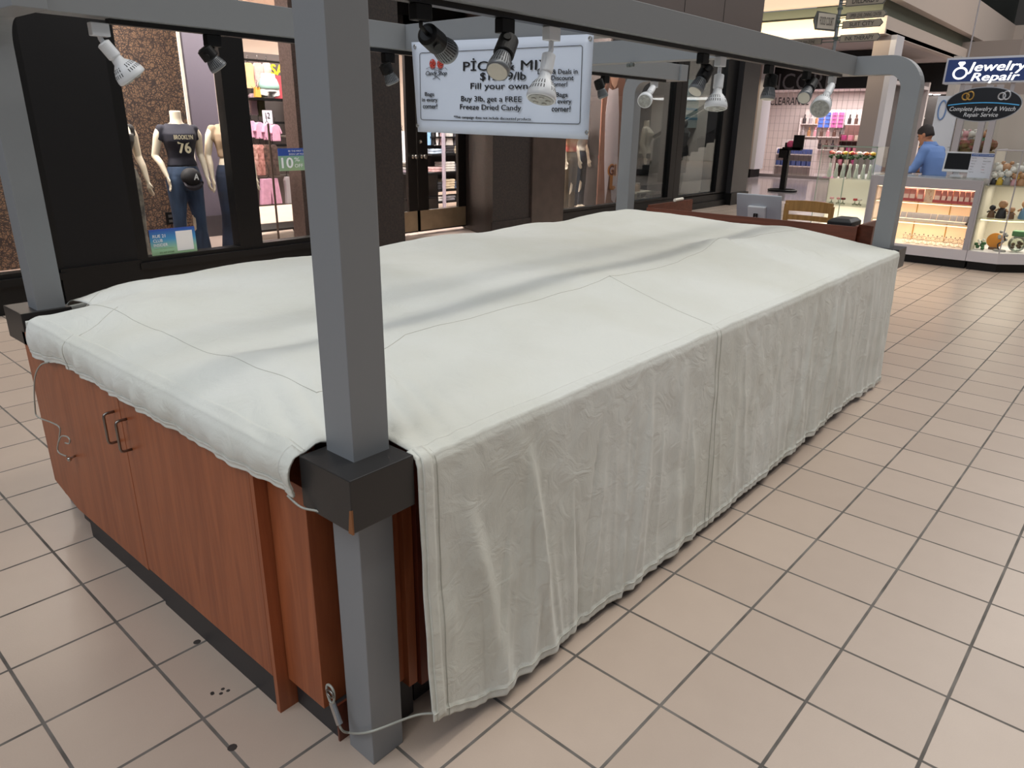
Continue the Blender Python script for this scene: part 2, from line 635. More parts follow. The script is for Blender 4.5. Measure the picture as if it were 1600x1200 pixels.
# ================================================================== CLOTH COVER
def cloth_material():
    m = bpy.data.materials.new('canvas_cover')
    m.use_nodes = True
    nt = m.node_tree; N = nt.nodes; L = nt.links
    b = N['Principled BSDF']
    b.inputs['Roughness'].default_value = 0.75
    b.inputs['Specular IOR Level'].default_value = 0.25
    b.inputs['Sheen Weight'].default_value = 0.15
    tc = N.new('ShaderNodeTexCoord')
    n1 = N.new('ShaderNodeTexNoise'); n1.inputs['Scale'].default_value = 1.6; n1.inputs['Detail'].default_value = 4
    L.new(tc.outputs['Object'], n1.inputs['Vector'])
    cr = N.new('ShaderNodeValToRGB')
    cr.color_ramp.elements[0].color = (*lin('d8d9cf'), 1); cr.color_ramp.elements[0].position = .3
    cr.color_ramp.elements[1].color = (*lin('e2e4de'), 1); cr.color_ramp.elements[1].position = .6
    L.new(n1.outputs[0], cr.inputs[0])
    L.new(cr.outputs[0], b.inputs['Base Color'])
    # crumple creases
    v1 = N.new('ShaderNodeTexNoise'); v1.inputs['Scale'].default_value = 11; v1.inputs['Detail'].default_value = 7; v1.inputs['Distortion'].default_value = 1.2
    L.new(tc.outputs['Object'], v1.inputs['Vector'])
    rd = N.new('ShaderNodeMath'); rd.operation = 'ABSOLUTE'
    sb = N.new('ShaderNodeMath'); sb.operation = 'SUBTRACT'; sb.inputs[1].default_value = .5
    L.new(v1.outputs[0], sb.inputs[0]); L.new(sb.outputs[0], rd.inputs[0])
    v2 = N.new('ShaderNodeTexNoise'); v2.inputs['Scale'].default_value = 420
    L.new(tc.outputs['Object'], v2.inputs['Vector'])
    ad = N.new('ShaderNodeMath'); ad.operation = 'MULTIPLY_ADD'; ad.inputs[1].default_value = .06
    L.new(v2.outputs[0], ad.inputs[0]); L.new(rd.outputs[0], ad.inputs[2])
    bp = N.new('ShaderNodeBump'); bp.inputs['Strength'].default_value = .8; bp.inputs['Distance'].default_value = .008
    L.new(ad.outputs[0], bp.inputs['Height'])
    L.new(bp.outputs[0], b.inputs['Normal'])
    return m
canvas = cloth_material()
seam_m = M('seam_thread', 'bcbbb2', 0.8)
X0, X1, Y0, Y1 = -.072, 4.19, -.068, 2.10
T1 = (2.93, .57); T2 = (1.70, .47)      # two tent-like peaks where bins stand up under the cloth
def ntop(x, y, s, o=0.0):
    return noise.noise(Vector((x * s + o, y * s, o * 1.7)))
def top_z(x, y):
    zf = .864 + max(0, (y - Y0)) * (.088 / .53) - .006 * (1 - sstep(0, .03, y - Y0))
    zb = .850 + max(0, (Y1 - y)) * (.118 / .22)
    zn = .878 + max(0, (x - X0)) * (.062 / .20) - .010 * (1 - sstep(0, .04, x - X0))
    ze = .846 + max(0, (X1 - x)) * (.16 / .18)
    pl = .945 + .016 * sstep(.6, 1.9, y) + .024 * sstep(2.9, 4.1, x)
    pl += .014 * sin(x * 7.0 + .6 + .8 * sin(x * 2.1)) * sstep(1.1, 1.9, y) + .006 * sin(x * 3.1 + y * 4) + .010 * ntop(x, y, 1.5, 3.1)
    pl -= .016 * sstep(.55, .8, y) * (1 - sstep(1.0, 1.5, y)) * (1 + .5 * sin(x * 2.3))
    z = smin(smin(zf, pl, .03), smin(zb, smin(zn, ze, .05), .05), .035)
    for (tx, ty), hh in ((T1, .064), (T2, .030)):
        d = sqrt(((x - tx) * (1.0 if x < tx else .8)) ** 2 + ((y - ty) * 1.15) ** 2)
        z += hh * exp(-d / .20) * sstep(Y0, Y0 + .25, y)
    # the cover sags onto the two corner blocks
    for yc, sg_ in ((.121, 1), (1.83, -1)):
        dn = sqrt(max(0, x - .118) ** 2 + max(0, sg_ * (y - yc)) ** 2)
        if dn < .45:
            z = smin(z, .880 + .34 * dn, .015)
    # shallow folds running from the ridge to the front edge and across the near end
    fr = (1 - sstep(.45, .75, y)) * sstep(Y0, Y0 + .12, y)
    z += fr * .0045 * ntop(x * 2.0 - y * .9, y * .5, 3.0, 9.0)
    dT = max(0.0, 1 - abs((x - T1[0]) - 1.1 * (T1[1] - y)) / .16)
    z += fr * .010 * dT * dT * sin((x - y) * 42)
    ne = (1 - sstep(.2, .9, x)) * sstep(X0, X0 + .08, x)
    z += ne * .006 * sin((y * 1.0 + x * .55) * 17 + 2.2 * ntop(x, y, 2.0, 5.0)) * sstep(0.1, .5, y)
    z += .004 * ntop(x, y, 6.0, 1.0) + .0018 * ntop(x, y, 15.0, 2.0)
    # diagonal drag folds by the near notch
    dg = exp(-((x - .14) ** 2 + (y - .17) ** 2) / .045)
    z += dg * .007 * sin((x - y * .35) * 90)
    return z
cov = thing('cloth_cover', 'off-white canvas cover draped over the whole long kiosk counter', 'cloth cover', (2.0, 1.0, 0))
NX, NY = 300, 150
def fx(u):
    return X0 + (X1 - X0) * u
def fy(v):
    return Y0 + (Y1 - Y0) * v
mb = MB()
NOT1, NOT2 = .121, 1.83
mb.grid(lambda u, v: (fx(u), fy(v), top_z(fx(u), fy(v))), NX, NY,
        skip=lambda u, v: fx(u) < X0 + .014 or fy(v) < Y0 + .014 or (fx(u) < NOT1 and fy(v) < NOT1) or (fx(u) < .135 and fy(v) > NOT2) or (fx(u) > LEN - .03 and (fy(v) < .12 or fy(v) > 1.94)))
mb.build('cover_top', canvas, cov, smooth=True, solid=.004)

def hem_z(x):
    return .034 + .095 * (1 - sstep(.10, .36, x)) + .012 * sstep(1.2, 2.6, x) - .030 * sstep(3.3, 4.15, x) + .008 * noise.noise(Vector((x * 3.3, 0, 4)))
FOLDS = []
_r = random.Random(3)
for k in range(26):
    xx = .2 + 4.0 * _r.random()
    FOLDS.append((xx, .010 + .022 * _r.random(), _r.uniform(.003, .010) * (1 if _r.random() < .7 else -1), _r.uniform(-.10, .12), _r.random()))
for k in range(70):
    xx = .2 + 3.95 * _r.random()
    FOLDS.append((xx, .006 + .008 * _r.random(), _r.uniform(.003, .008) * (1 if _r.random() < .65 else -1), _r.uniform(-.12, .16), _r.random() * .8))
for k in range(22):
    xx = 2.55 + 1.6 * _r.random()
    FOLDS.append((xx, .012 + .014 * _r.random(), _r.uniform(.004, .011), _r.uniform(-.06, .12), _r.random() * .6))
FOLDS += [(.24, .030, .020, -.16, .2), (.50, .018, .022, -.12, .1), (.52, .014, .012, .02, .1), (.62, .022, .014, .10, .6), (1.15, .02, .014, .08, .3), (3.02, .03, .020, .16, .0), (3.15, .02, .016, .12, .0), (2.72, .02, .015, .18, 0)]
def skirt(u, v):
    x = .118 + (X1 - .03 - .118) * u
    if v < .04:                     # the cloth turns over the edge of the counter
        t = v / .04
        y = Y0 + .03 * (1 - t)
        return (x, y, top_z(x, y) + .0014)
    v = (v - .04) / .96
    zt = top_z(x, Y0) + .0004
    zb_ = hem_z(x)
    z = zt + (zb_ - zt) * v
    y = Y0 - .006 * sstep(0, .03, v) - .028 * v
    for fx_, w, a, sl, st in FOLDS:
        c = fx_ - sl * v
        w2 = w * (.8 + .7 * v)
        d = (x - c) / w2
        if abs(d) < 3.2:
            y -= a * (exp(-d * d) if w > .015 else exp(-abs(d) * 1.25)) * sstep(st * .7, st * .7 + .35, v) * (1.0 if st > .05 else 1.0)
    y += .004 * noise.noise(Vector((x * 5, z * 3, 1))) * sstep(0, .15, v)
    y += .004 * noise.noise(Vector((x * 16, z * 9, 7))) * sstep(0, .1, v)
    y += .010 * v * sin(x * 2.1 + .7)
    if v > .965:
        y -= .003 + .002 * sin(x * 120)
    return (x, y, z)
mb = MB()
mb.grid(skirt, 560, 150)
sk = mb.build('front_skirt', canvas, cov, smooth=True, solid=.004)
def along_skirt(v, u0=0, u1=1, n=200, off=.004):
    P = []
    for k in range(n + 1):
        p = skirt(u0 + (u1 - u0) * k / n, v)
        P.append((p[0], p[1] - off, p[2]))
    return P
mb = MB(); mb.tube(along_skirt(.968), .0014, 5); mb.build('hem_stitch', seam_m, sk)
for uu, nm in ((.014, 'seam'), (.372, 'seam'), (.380, 'seam')):
    P = [skirt(uu, k / 60) for k in range(61)]
    mb = MB(); mb.tube([(p[0], p[1] - .003, p[2]) for p in P], .0013, 5); mb.build(nm, seam_m, sk)
# double welt at the near edge and far edge of the skirt
mb = MB()
mb.grid(lambda u, v: (lambda p: (p[0] - .004 + .030 * u * 1.0, p[1] - .004, p[2]))(skirt(.004 + .0 * u, v)), 4, 50)
mb.build('edge_welt', canvas, sk, smooth=True, solid=.003)

def flap(u, v):
    y = NOT1 + (1.83 - NOT1) * u
    if v < .12:
        t = v / .12
        x = X0 + .03 * (1 - t)
        return (x, y, top_z(x, y) + .0014)
    v = (v - .12) / .88
    zt = top_z(X0, y) + .0004
    bot = .765 - .030 * sstep(1.55, 1.75, y) + .040 * sstep(1.70, 1.83, y) * 0 + .010 * (1 - sstep(.1, .35, y)) + .005 * noise.noise(Vector((y * 6, 2, 0)))
    z = zt + (bot - zt) * v
    g = sstep(.1, .7, v)
    x = X0 - .013 * sin(pi * min(1, v * 1.1)) - .004 * sstep(0, .2, v)
    x += -.0045 * g * sin(y * 85 + 5 * noise.noise(Vector((y * 5, 0, 0)))) * (.35 + .6 * noise.noise(Vector((y * 4, 5, 0)))) - .010 * g * noise.noise(Vector((y * 22, 1.5, z * 3)))
    x += -.006 * g * noise.noise(Vector((y * 14, z * 8, 0)))
    if v > .80:
        x -= .003 + .0022 * noise.noise(Vector((y * 40, 0, 3)))
    return (x, y, z)
mb = MB()
mb.grid(flap, 260, 50)
ef = mb.build('end_flap', canvas, cov, smooth=True, solid=.004)
P = [flap(k / 200, .79) for k in range(201)]
mb = MB(); mb.tube([(p[0] - .003, p[1], p[2]) for p in P], .0011, 5); mb.build('hem_stitch', seam_m, ef)
P = [flap(.79, k / 20) for k in range(21)]
mb = MB(); mb.tube([(p[0] - .003, p[1], p[2]) for p in P], .0011, 5); mb.build('seam', seam_m, ef)
# corner turn of the end flap beside the black block, a folded tab
def tab(u, v):
    x = X0 - .012 + (NOT1 - X0 + .008) * u
    zt = top_z(max(x, X0 + .002), NOT1) + .001
    return (x, NOT1 - .004 - .010 * sin(pi * v) - .010 * (1 - u), zt - (zt - .768) * v * (1 - sstep(.10, .45, u)) - .016 * v)
mb = MB()
mb.grid(lambda u, v: (lambda p: (p[0] - .004, p[1] - .003, p[2]))(flap(.0 + .024 * u, .02 + .98 * v)), 6, 26)
mb.build('edge_welt', canvas, ef, smooth=True, solid=.003)
def ltab(u, v):
    x = X0 - .010 + (.19) * u
    zt = top_z(max(x, X0 + .002), NOT2 - .01)
    return (x, NOT2 + .004 + .008 * sin(pi * v), zt - (.10 * (1 - u) + .012) * v)
mb = MB(); mb.grid(ltab, 16, 10); mb.build('corner_tab', canvas, cov, smooth=True, solid=.004)
# back drop, seen from the other side only
def back(u, v):
    x = .135 + (X1 - .20 - .135) * u
    zt = top_z(x, Y1)
    return (x, Y1 + .01 + .03 * v + .01 * sin(x * 9) * v, zt - (zt - .12) * v)
mb = MB(); mb.grid(back, 120, 16); mb.build('back_skirt', canvas, cov, smooth=True, solid=.004)
def far_(u, v):
    y = .12 + 1.82 * u
    zt = top_z(X1, y)
    return (X1 + .004, y, zt - .10 * v)
mb = MB(); mb.grid(far_, 60, 4); mb.build('far_flap', canvas, cov, smooth=True, solid=.004)
# seams sewn across the top
def line_on_top(pts, n=40):
    P = []
    for (a, b) in zip(pts, pts[1:]):
        for k in range(n):
            t = k / n
            x = a[0] + (b[0] - a[0]) * t; y = a[1] + (b[1] - a[1]) * t
            P.append((x, y, top_z(x, y) + .0022))
    return P
for pts in ([(.15, .30), (.60, .515), (1.2, .50), (1.70, .47), (2.3, .50), (2.93, .57), (3.5, .57), (4.05, .50)],
            [(.10, 1.80), (.11, 1.0), (.118, .30), (.15, .30)],
            [(1.70, .47), (1.66, .2), (1.645, Y0 + .01)],
            [(.12, 1.5), (.03, 1.45), (X0 + .005, 1.43)],
            [(.10, 1.80), (.22, 1.93), (.5, 1.96), (1.2, 1.97)]):
    mb = MB(); mb.tube(line_on_top(pts), .0011, 5); mb.build('seam', seam_m, cov.children[0])

# ================================================================== CABLES
cable_m = M('vinyl_coated_cable', 'a8a9a0', 0.35)
def spline(pts, n=10):
    P = [Vector(p) for p in pts]
    P = [P[0]] + P + [P[-1]]
    out = []
    for i in range(1, len(P) - 2):
        a, b, c, d = P[i - 1:i + 3]
        for k in range(n):
            t = k / n
            out.append(.5 * ((2 * b) + (c - a) * t + (2 * a - 5 * b + 4 * c - d) * t * t + (3 * b - a - 3 * c + d) * t ** 3))
    out.append(P[-2])
    return out
ck = thing('lock_cable', 'grey coated cable looped from the cabinet corner to the cloth hem around the near post', 'cable', (0, .1, .1))
p0 = at(520, 1098, 0, -.034); p1 = at(532, 1137, 0, -.04); p2 = at(547, 1145, 0, -.012); p3 = at(580, 1144.5, 1, -.012); p4 = at(628, 1134, 1, -.05); p5 = Vector(skirt(.006, .985)) + Vector((0, .004, 0)); p4 = Vector((.10, -.055, at(628, 1134, 1, -.055).z))
mb = MB()
p3 = Vector((-.006, -.008, at(580, 1144.5, 1, -.01).z))
mb.tube(spline([p0, p1, p2, p3, p4, p5]), .0032, 8)
mb.build('cable', cable_m, ck, smooth=True)
mb = MB()
mb.tube([p0 + Vector((-.004, -.016 * cos(t) , .034 + .028 * sin(t) + .004 * cos(2 * t))) for t in [2 * pi * k / 24 for k in range(24)]], .0034, 8, closed=True)
mb.build('cable_loop', cable_m, ck, smooth=True)
mb = MB(); mb.tube([p0 + Vector((-.012, -.014 * cos(t) - .01, .044 + .009 * sin(t))) for t in [2 * pi * k / 18 for k in range(18)]], .003, 7, closed=True); mb.build('screw_eye', dk_steel, ck, smooth=True)
mb = MB(); mb.cyl(p0 + Vector((-.002, 0, .004)), p1 + Vector((0, .002, .010)), .0085, .0085, 10); mb.build('crimp_sleeve', M('aluminium', 'd2d2d2', .3, 1.0), ck, smooth=False)
cl = thing('lock_cable', 'thin grey cable curling down from the cloth flap to the cabinet door knob', 'cable', (-.1, 1.8, .5))
XL = -.10
pts = [at(*q, 0, x) for q, x in (((76, 566), -.085), ((62, 572), -.10), ((54, 595), -.115), ((55, 640), -.12), ((60, 652), -.12), ((80, 660), -.115), ((93, 668), -.11), ((93, 682), -.11), ((90, 700), -.11), ((93, 708), -.11), ((104, 713), -.095))]
mb = MB(); mb.tube(spline(pts, 8), .0028, 7); mb.build('cable', cable_m, cl, smooth=True)
pts = [at(*q, 0, -.112) for q in ((92, 690), (96, 682), (104, 682), (109, 687), (108, 693), (102, 692))]
mb = MB(); mb.tube(spline(pts, 8), .0028, 7); mb.build('cable_curl', cable_m, cl, smooth=True)
cn = thing('lock_cable', 'short grey cable running from the cloth corner under the black corner block', 'cable', (-.06, .08, .75))
mb = MB(); mb.tube(spline([(-.085, .142, .772), (-.078, .10, .755), (-.06, .06, .752), (-.035, .03, .735)], 8), .0028, 7); mb.build('cable', cable_m, cn, smooth=True)

# ================================================================== CHECKOUT AT THE FAR END
ck = thing('checkout_counter', 'red brown wood checkout desk with raised panel at the far end of the kiosk', 'counter', (4.7, 1.0, 0))
b_ = MB(); b_.box((4.225, .22, .0), (4.245, 1.80, .98)); b_.build('back_panel', cherry_h, ck)
b_ = MB(); b_.prism([(4.205, .118, .80), (4.245, .22, .80), (4.245, .22, .985), (4.205, .118, .985)], (.0, -.0, .012)); b_.prism([(4.24, .24, .80), (4.24, .24, .985), (4.80, .24, .985), (4.80, .24, .80)], (0, -.02, 0)); b_.build('side_panel', cherry_h, ck)
b_ = MB(); b_.box((4.245, 1.78, .0), (4.95, 1.80, 1.0)); b_.build('side_panel', cherry_h, ck)
b_ = MB(); b_.box((4.245, .30, .72), (4.85, 1.75, .75)); b_.build('desk_top', cherry_h, ck)
white_p = M('white_plastic', 'd9dbdf', 0.35)
silver = M('silver_plastic', 'b6bac2', 0.35)
pos = thing('sales_tablet', 'white point of sale tablet on a stand seen from behind on the checkout desk', 'tablet', (4.62, 1.05, .75))
tilt = Matrix.Rotation(radians(-14), 3, 'Y')
b_ = MB(); b_.box((4.60, .875, .84), (4.615, 1.225, 1.115), tilt); b_.build('tablet_body', silver, pos, bevel=.006)
b_ = MB(); b_.box((4.575, .985, .84), (4.602, 1.125, 1.03), tilt, (4.6075, 1.05, .9775)); b_.build('stand_head', white_p, pos, bevel=.006)
b_ = MB(); b_.box((4.59, .97, .75), (4.72, 1.13, .77)); b_.box((4.60, 1.02, .76), (4.63, 1.08, .90)); b_.build('stand_base', white_p, pos, bevel=.004)
b_ = MB()
for a, c in (((1.040, .935), (1.070, .941)), ((1.040, .965), (1.070, .971)), ((1.040, .935), (1.046, .971)), ((1.064, .935), (1.070, .971)), ((1.051, .949), (1.059, .957))):
    b_.box((4.562, a[0], a[1]), (4.5735, c[0], c[1]))
b_.build('square_mark', black, pos)
oak = wood('oak', 'b58a4f', '96703c', 2, .45)
ch = thing('chair', 'light wooden chair with slatted back behind the checkout desk', 'chair', (5.3, .85, 0))
b_ = MB()
def bx(y): return 5.22 + .035 * (1 - ((y - .895) / .19) ** 2)
R_ = []
for k in range(13):
    y = 1.085 - .38 * k / 12
    R_.append([(bx(y), y, .945), (bx(y) + .02, y, .945), (bx(y) + .02, y, 1.025 + .006 * sin(pi * k / 12)), (bx(y), y, 1.025 + .006 * sin(pi * k / 12))])
b_.rings(R_); b_.build('top_rail', oak, ch, smooth=False)
b_ = MB(); R_ = []
for k in range(13):
    y = 1.085 - .38 * k / 12
    R_.append([(bx(y), y, .875), (bx(y) + .016, y, .875), (bx(y) + .016, y, .915), (bx(y), y, .915)])
b_.rings(R_); b_.build('back_slat', oak, ch)
b_ = MB(); R_ = []
for k in range(13):
    y = 1.085 - .38 * k / 12
    R_.append([(bx(y), y, .79), (bx(y) + .016, y, .79), (bx(y) + .016, y, .83), (bx(y), y, .83)])
b_.rings(R_); b_.build('back_slat', oak, ch)
for y in (1.075, .715):
    b_ = MB(); b_.prism([(5.22, y - .017, 0), (5.255, y - .017, 0), (5.255, y + .017, 0), (5.22, y + .017, 0)], (-.0, 0, 1.0)); b_.build('rear_leg', oak, ch, bevel=.004)
for y in (1.06, .73):
    b_ = MB(); b_.cyl((5.60, y, 0), (5.60, y, .44), .016, .019, 10); b_.build('front_leg', oak, ch)
b_ = MB(); b_.box((5.22, .70, .44), (5.64, 1.09, .475)); b_.build('seat', M('seat_vinyl', '3a2c22', .5), ch, bevel=.01)
bb = thing('card_printer', 'low black box with sloping sides on the corner of the checkout desk', 'box', (4.55, .38, .75))
b_ = MB()
b_.rings([[(4.40, .31, .86), (4.62, .31, .86), (4.62, .47, .86), (4.40, .47, .86)], [(4.40, .31, .985), (4.62, .31, .985), (4.62, .47, .985), (4.40, .47, .985)], [(4.43, .335, 1.005), (4.60, .335, 1.005), (4.60, .445, 1.005), (4.43, .445, 1.005)]])
b_.build('housing', M('black_box', '1f2022', .45), bb, bevel=.004)
b_ = MB(); b_.box((4.42, .33, .75), (4.60, .45, .86)); b_.build('housing_base', M('black_box', '1f2022', .45), bb)
wr = thing('receipt_roll', 'small white item lying on top of the dark side panel of the checkout desk', 'paper', (4.5, 1.5, 1.0))
b_ = MB(); b_.cyl((4.62, 1.775, 1.013), (4.78, 1.79, 1.013), .013, .013, 10); b_.build('roll', M('paper', 'e8e4d8', .8), wr)

# ================================================================== TRACK LIGHTS
lamp_white = M('white_lamp', 'dfe3e8', 0.35)
lamp_black = M('black_lamp', '0d0d0e', 0.5, spec=.3)
bulb_grey = M('grey_cast_bulb', '7c8084', 0.35, 0.3)
slot_m = M('vent_slot', '2b2d31', 0.6)
lens_m = M('frosted_lens', 'b2b3ae', 0.3, var=.35, vscale=60)
lens_g = M('clear_lens', 'd2cec2', 0.25)
def track_light(pix, yt, dy, kind, label, group, rb=None):
    A = at(*pix[0], 1, yt)
    A.z = ZB - .016
    A.y = yt
    Sp = at(*pix[1], 1, yt + dy * .35)
    E = at(*pix[2], 1, yt + dy)
    ax = (E - Sp)
    Ln = ax.length
    ax.normalize()
    white = kind == 'white'
    m1 = lamp_white if white else lamp_black
    t = thing('track_light', label, 'spotlight', A, group)
    b_ = MB(); b_.box(A + Vector((-.030, -.016, -.042)), A + Vector((.030, .016, 0)))
    b_.build('track_adapter', m1, t, bevel=.003)
    b_ = MB()
    st = A + Vector((0, 0, -.040))
    el = Vector((A.x, yt, Sp.z + .012)) if A.z - Sp.z > .05 else st + Vector((0, 0, -.01))
    b_.tube([st, (st + el) / 2, el, Sp + ax * .01], .0085 if white else .006, 10)
    b_.build('stem', m1, t, smooth=True)
    if not white:
        b_ = MB(); u = ax.orthogonal().normalized()
        b_.cyl(Sp + ax * .03 - u * .036, Sp + ax * .03 + u * .036, .012, .012, 10)
        b_.build('pivot_knob', m1, t)
    r = rb or (.047 if white else .034)
    ls = Ln * (.42 if white else .52)
    b_ = MB()
    if white:
        b_.lathe([(0, .014), (.004, .0225), (ls - .004, .0225), (ls, .020)], Sp, ax, 24)
    else:
        b_.lathe([(0, .020), (.006, r * .86), (ls - .004, r * .90), (ls, r * .84)], Sp, ax, 24)
    b_.build('lamp_socket', m1, t, smooth=False, bevel=.0015)
    lb = Ln - ls
    O = Sp + ax * ls
    if white:
        prof = [(-.012, .015), (.0, .0185), (lb * .22, .0215), (lb * .42, r * .72), (lb * .66, r * .93), (lb * .86, r), (lb * .97, r * .99), (lb, r * .93)]
    else:
        prof = [(-.004, r * .62), (.004, r * .72), (lb * .2, r * .78), (lb * .55, r * .93), (lb * .84, r), (lb, r * .97)]
    b_ = MB(); b_.lathe(prof, O, ax, 32)
    bulb = b_.build('bulb', lamp_white if white else bulb_grey, t, smooth=True)
    u, w = MB.frame(None, ax)
    def rad(tt):
        for (a, ra), (b2, rb2) in zip(prof, prof[1:]):
            if a <= tt <= b2:
                return ra + (rb2 - ra) * (tt - a) / (b2 - a)
        return prof[-1][1]
    b_ = MB()
    rows = ((.36, .52, 26), (.58, .72, 30)) if white else ((.14, .78, 26),)
    for t0, t1, n in rows:
        for k in range(n):
            a = 2 * pi * k / n
            if white and k % (n // 2) > (n // 2) - 3:
                continue
            dr = u * cos(a) + w * sin(a)
            sd = u * -sin(a) + w * cos(a)
            wd = .0016 if white else .0019
            pts = []
            for tt in (t0 * lb, (t0 + t1) / 2 * lb, t1 * lb):
                pts.append((O + ax * tt + dr * (rad(tt) + .0003), O + ax * tt + dr * (rad(tt) - .003)))
            for (q0, i0), (q1, i1) in zip(pts, pts[1:]):
                v = b_._v([q0 - sd * wd, q0 + sd * wd, q1 + sd * wd, q1 - sd * wd, i0 - sd * wd, i0 + sd * wd, i1 + sd * wd, i1 - sd * wd])
                for f in ((0, 1, 2, 3), (7, 6, 5, 4), (0, 4, 5, 1), (2, 6, 7, 3), (1, 5, 6, 2), (0, 3, 7, 4)):
                    b_.face([v[i] for i in f])
    b_.build('vent_slots', slot_m, bulb)
    b_ = MB(); b_.lathe([(lb - .001, r * .88), (lb + .002, r * .86), (lb + .003, r * .5)], O, ax, 28)
    if white:
        for k in range(5):
            a = 2 * pi * k / 5
            b_.lathe([(lb + .001, r * .22), (lb + .006, r * .15)], O + (u * cos(a) + w * sin(a)) * r * .5, ax, 10)
    b_.build('lens', lens_m if white else lens_g, bulb, smooth=False)
    return t
YB, YF = 1.65, .435
G1, G2 = 'lamps on the rear beam', 'lamps on the front beam'
for pix, yt, dy, kind, lab, g, rb in (
    (((152, 30), (160, 66), (208, 122)), YB, -.03, 'white', 'white track spotlight with flared vented bulb, leftmost under the rear beam', G1, .052),
    (((331, 56), (317, 74), (343, 107)), YB, -.02, 'black', 'black track spotlight with grey bulb in front of the patterned display wall', G1, None),
    (((606, 84), (600, 98), (614, 130)), YB, -.02, 'black', 'black track spotlight tilted in front of the speckled pier, left of the white sign', G1, None),
    (((946, 112), (934, 124), (943, 152)), YB, -.04, 'black', 'black track spotlight just right of the white sign on the rear beam', G1, None),
    (((1023, 122), (1020, 137), (1007, 158)), YB, -.10, 'white', 'white track spotlight showing its round lens by the far rear post', G1, .050),
    (((657, 14), (666, 52), (700, 82)), YF, .06, 'black', 'black track spotlight turned towards the sign corner, nearest on the front beam', G2, .036),
    (((789, 34), (796, 60), (777, 112)), YF, -.05, 'black', 'black track spotlight with pale lens hanging over the middle of the sign', G2, .036),
    (((862, 43), (858, 84), (845, 156)), YF, -.02, 'white', 'large white track spotlight hanging before the right half of the sign', G2, .050),
    (((1099, 84), (1107, 104), (1086, 143)), YF, .02, 'black', 'black track spotlight with grey bulb touching the white one at its right', G2, None),
    (((1126, 92), (1124, 116), (1118, 170)), YF, -.02, 'white', 'white track spotlight pointing straight down in the middle of the far beam half', G2, .052),
    (((1202, 103), (1206, 116), (1199, 155)), YF, .0, 'black', 'black track spotlight pointing down over the first letter of the far store sign', G2, .037),
    (((1261, 113), (1270, 127), (1256, 153)), YF, -.03, 'black', 'black track spotlight tilted left below the far store name letters', G2, .037),
    (((1301, 121), (1299, 134), (1281, 170)), YF, -.09, 'white', 'white track spotlight with visible lens, farthest on the front beam', G2, .056)):
    track_light(pix, yt, dy, kind, lab, g, rb)
# little clamp under the second cross beam
cm = thing('beam_clamp', 'small grey clamp fixed under the far cross beam', 'clamp', (2.66, .95, 1.9))
pc = at(984, 102, 0, 2.665)
b_ = MB(); b_.cyl(pc + Vector((0, .015, 0)), pc + Vector((0, -.004, 0)), .010, .010, 12); b_.cyl(pc + Vector((0, -.008, .002)), pc + Vector((0, -.024, .002)), .012, .010, 12); b_.box(pc + Vector((-.004, -.01, 0)), pc + Vector((.01, .01, .01)))
b_.build('clamp_body', M('clamp_grey', '5a5f5c', .4), cm)

# ================================================================== PRICE SIGN
sign_m = M('sign_vinyl', 'd8e0ee', 0.4, bump=.05, bscale=3)
ink = M('sign_ink', '15161a', 0.6)
red_ink = M('red_candy', 'c4473a', 0.6)
XS = 1.592
sg = thing('banner_sign', 'white candy price banner with black lettering hanging from the cross beam', 'sign', (XS, 1.04, 1.73))
tl, tr, bl, br = [at(*q, 0, XS) for q in ((643, 66), (928, 53), (656, 206), (919, 218))]
def sgp(u, v):
    """point of the banner, u to the right, v down (0..1)"""
    a = tl.lerp(tr, u); c = bl.lerp(br, u)
    p = a.lerp(c, v)
    return Vector((XS - .012 * v * (1 - .6 * u) - .004 * sin(u * 5) * v, p.y, p.z))
b_ = MB(); b_.grid(lambda u, v: sgp(u, v), 24, 12); sb = b_.build('banner_sheet', sign_m, sg, smooth=True, solid=.0015)
def sgtext(body, px, py, wpx=None, hpx=None, bold=.0, m=None, shear=0, align='CENTER'):
    c = at(px, py, 0, XS - .001)
    # find banner depth at that spot
    uu = clamp((tl.y - c.y) / (tl.y - tr.y)); vv = clamp((tl.z - c.z) / (tl.z - bl.z))
    c.x = sgp(uu, vv).x - .0045
    sc_ = (Vector(CAM_C) - c).length * .0009
    e = None
    w = h = None
    if wpx:
        a = at(px - wpx / 2, py, 0, XS); e = at(px + wpx / 2, py, 0, XS); w = abs(a.y - e.y)
    if hpx:
        a = at(px, py - hpx / 2, 0, XS); e = at(px, py + hpx / 2, 0, XS); h = abs(a.z - e.z)
    # lines follow the slight slope of the hanging banner
    rise = (tr.z - tl.z) / (tl.y - tr.y) * (1 - vv) + (br.z - bl.z) / (bl.y - br.y) * vv
    ang = math.atan(rise)
    Rm = FACE['-X'] @ Matrix.Rotation(ang, 3, 'Z')
    return text(body, c, Rm, m or ink, sg, height=h, width=w, bold=bold, shear=shear, align=align)
sgtext('P\u0130CK & MIX', 791, 100, 137, 20, .012)
sgtext('$12.99/lb', 787, 120, 71, 14, .018)
sgtext('Fill your own bag!', 797, 136, 124, 13, .012)
sgtext('Buy 3lb, get a FREE', 769, 156, 94, 11, .012)
sgtext('Freeze Dried Candy', 768, 169, 95, 11, .012)
sgtext('*This campaign does not include discounted products', 770, 185, 120, 5.5, .012)
for i, (a, w) in enumerate((('Bags', 14), ('in every', 24), ('corner!', 22))):
    sgtext(a, 674 + i * .7, 148 + i * 9, w, 7.5, .02)
for i, (a, w) in enumerate((('Bags', 18), ('in every', 31), ('corner!', 29))):
    sgtext(a, 879 - i * .5, 149 + i * 10.5, w, 9, .02)
